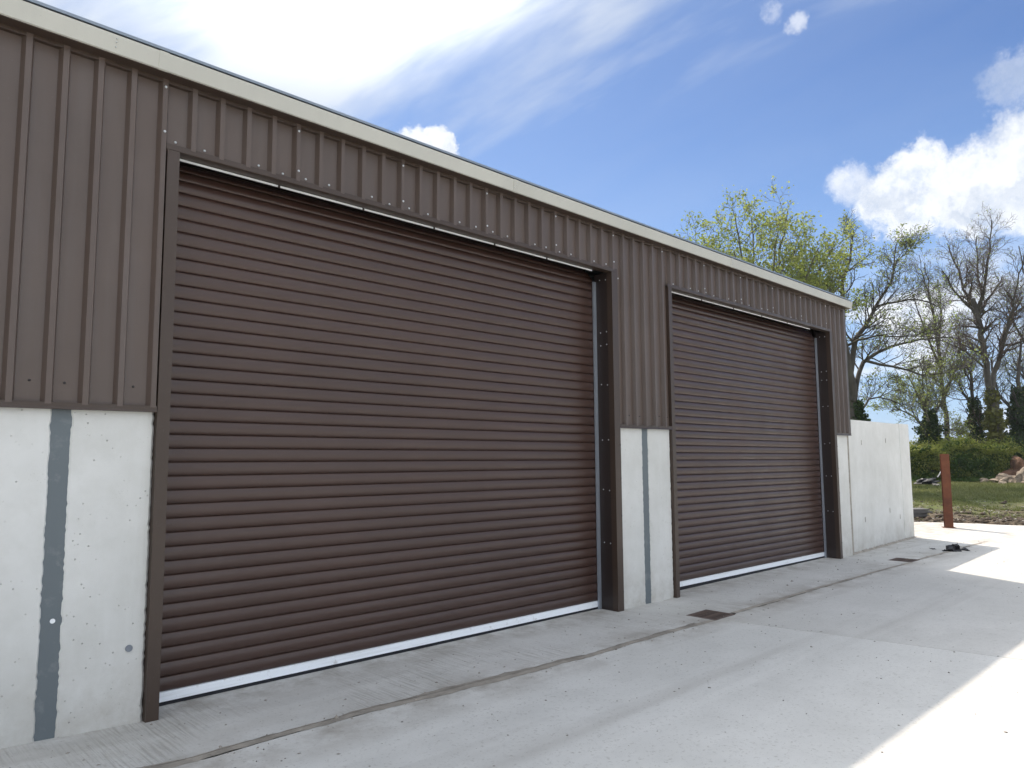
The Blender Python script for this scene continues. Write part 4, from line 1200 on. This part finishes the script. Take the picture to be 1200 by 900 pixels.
root = t.build('tall_tree', at(1165, 49), 'tall bare tree with a forked trunk, ivy at its foot, rising above the boulders', 'half-bare trees behind the hedge', twig=BARKR, leaf=LEAFP, leaf_n=1, leaf_size=0.10, spread=0.1, leaf_keep=0.08)
ivy(root, [q4(1165, 570), q4(1163, 530), q4(1162, 495), q4(1161, 462)], [1.0, 0.75, 0.65, 0.4], 4200, 0.2, IVYY, seed=9)
ivy(root, [q4(1172, 572, -1), q4(1174, 545, -1), q4(1172, 520, -0.6)], [1.7, 1.3, 0.4], 5500, 0.2, IVY, seed=10)

# T5 ivy tree at the right edge, T6 thin ivy stem, T7 beyond the frame's edge
t = Tree(15); cfg = dict(CFG, up=0.05, wander=0.13, kids=[5, 5, 5]); S5 = 51 / F_PX
def q5(u, v, dp=0.0): return L3((u - 1191) * S5, (566 - v) * S5, dp)
for pts, a, b in (([q5(1186, 574), q5(1190, 520), q5(1192, 480), q5(1194, 440), q5(1200, 400)], 0.34, 0.06), ([q5(1190, 500), q5(1182, 480), q5(1176, 460, 1), q5(1178, 430, 1)], 0.12, 0.03),
                  ([q5(1193, 470), q5(1206, 455), q5(1216, 430), q5(1230, 410)], 0.13, 0.03), ([q5(1192, 485), q5(1210, 480, 1), q5(1232, 470, 1)], 0.12, 0.03)):
    q, rr = t.path(pts, a, b); t.twigs_on(q, rr, 13, 2.2, 1, 3, cfg, 0.3)
root = t.build('ivy_tree', at(1191, 51), 'ivy-covered tree at the right edge of the picture behind the boulders', 'half-bare trees behind the hedge', leaf=LEAFP, leaf_n=1, leaf_size=0.12, leaf_keep=0.15)
ivy(root, [q5(1187, 565), q5(1190, 525), q5(1192, 490), q5(1193, 462)], [1.6, 1.1, 0.8, 0.4], 6500, 0.2, IVY, seed=12)

t = Tree(16); cfg = dict(CFG, up=0.04, wander=0.16, kids=[6, 6, 5], ang=(0.5, 1.1)); S6 = 53 / F_PX
def q6(u, v, dp=0.0): return L3((u - 1141) * S6, (566 - v) * S6, dp)
for pts, a, b in (([q6(1143, 572), q6(1141, 520), q6(1140, 480), q6(1136, 455), q6(1130, 430)], 0.24, 0.04), ([q6(1140, 482), q6(1128, 468), q6(1118, 445), q6(1112, 420)], 0.12, 0.02),
                  ([q6(1139, 478), q6(1146, 455, 0.6), q6(1143, 425, 1), q6(1138, 400, 1)], 0.12, 0.02), ([q6(1133, 445), q6(1122, 425, -0.5), q6(1116, 405, -1), q6(1120, 392, -1)], 0.08, 0.02)):
    q, rr = t.path(pts, a, b); t.twigs_on(q, rr, 16, 2.3, 1, 3, cfg, 0.2)
root = t.build('thin_tree', at(1141, 53), 'thin dark ivy-wrapped tree with reddish twigs left of the tall bare tree', 'half-bare trees behind the hedge', twig=BARKR, leaf=LEAFP, leaf_n=1, leaf_size=0.10, leaf_keep=0.15)
ivy(root, [q6(1142, 560), q6(1141, 525), q6(1141, 500), q6(1140, 476)], [0.8, 0.7, 0.65, 0.35], 3200, 0.2, IVY, seed=14)

# T8, T9 further bare trees filling the row
t = Tree(18); cfg = dict(CFG, up=0.04, wander=0.13, kids=[6, 6, 5], ang=(0.4, 0.95), rmin=0.009); S8 = 57 / F_PX
def q8(u, v, dp=0.0): return L3((u - 1104) * S8, (566 - v) * S8, dp)
for pts, a, b in (([q8(1106, 572), q8(1106, 500), q8(1104, 440), q8(1100, 390), q8(1096, 345), q8(1092, 315)], 0.26, 0.03), ([q8(1105, 450), q8(1096, 415), q8(1082, 380), q8(1074, 345)], 0.14, 0.02),
                  ([q8(1104, 440), q8(1112, 405, 1), q8(1118, 365, 1), q8(1116, 330, 1)], 0.14, 0.02), ([q8(1100, 395), q8(1090, 370, -1), q8(1080, 335, -1), q8(1078, 308, -1)], 0.09, 0.02),
                  ([q8(1106, 470), q8(1120, 445), q8(1132, 415), q8(1134, 385)], 0.11, 0.02)):
    q, rr = t.path(pts, a, b); t.twigs_on(q, rr, 15, 2.3, 1, 3, cfg, 0.3)
t.build('slender_tree', at(1104, 57), 'slender bare tree with fine twigs between the small ivy-footed tree and the tall one', 'half-bare trees behind the hedge', twig=BARKR, leaf=LEAFP, leaf_n=1, leaf_size=0.11, leaf_keep=0.12)
t = Tree(19); S9 = 55 / F_PX
def q9(u, v, dp=0.0): return L3((u - 1228) * S9, (566 - v) * S9, dp)
for pts, a, b in (([q9(1228, 572), q9(1226, 490), q9(1222, 430), q9(1216, 370), q9(1210, 320), q9(1206, 290)], 0.32, 0.03), ([q9(1224, 440), q9(1206, 410), q9(1192, 380), q9(1184, 345)], 0.16, 0.02),
                  ([q9(1222, 430), q9(1240, 390), q9(1250, 340), q9(1252, 300)], 0.16, 0.02), ([q9(1226, 480), q9(1208, 455), q9(1194, 440), q9(1184, 415)], 0.12, 0.02)):
    q, rr = t.path(pts, a, b); t.twigs_on(q, rr, 15, 2.3, 1, 3, cfg, 0.3)
t.build('edge_tree', at(1228, 55), 'bare tree whose fine branches reach in at the right edge above the ivy', 'half-bare trees behind the hedge', twig=BARK, leaf=LEAFP, leaf_n=1, leaf_size=0.11, leaf_keep=0.10)


# ------------------------------------------------------------------ air
hm = bpy.data.materials.new('haze_air'); hm.use_nodes = True; hn = hm.node_tree.nodes; hn.clear()
ho = hn.new('ShaderNodeOutputMaterial'); hv_ = hn.new('ShaderNodeVolumePrincipled')
hv_.inputs['Color'].default_value = (0.80, 0.88, 1.0, 1); hv_.inputs['Density'].default_value = 0.00030
hm.node_tree.links.new(hv_.outputs[0], ho.inputs['Volume'])
tag(MB().box(-5100, 5100, -5100, 5100, -1.75, 42).build('haze', hm), kind='stuff')
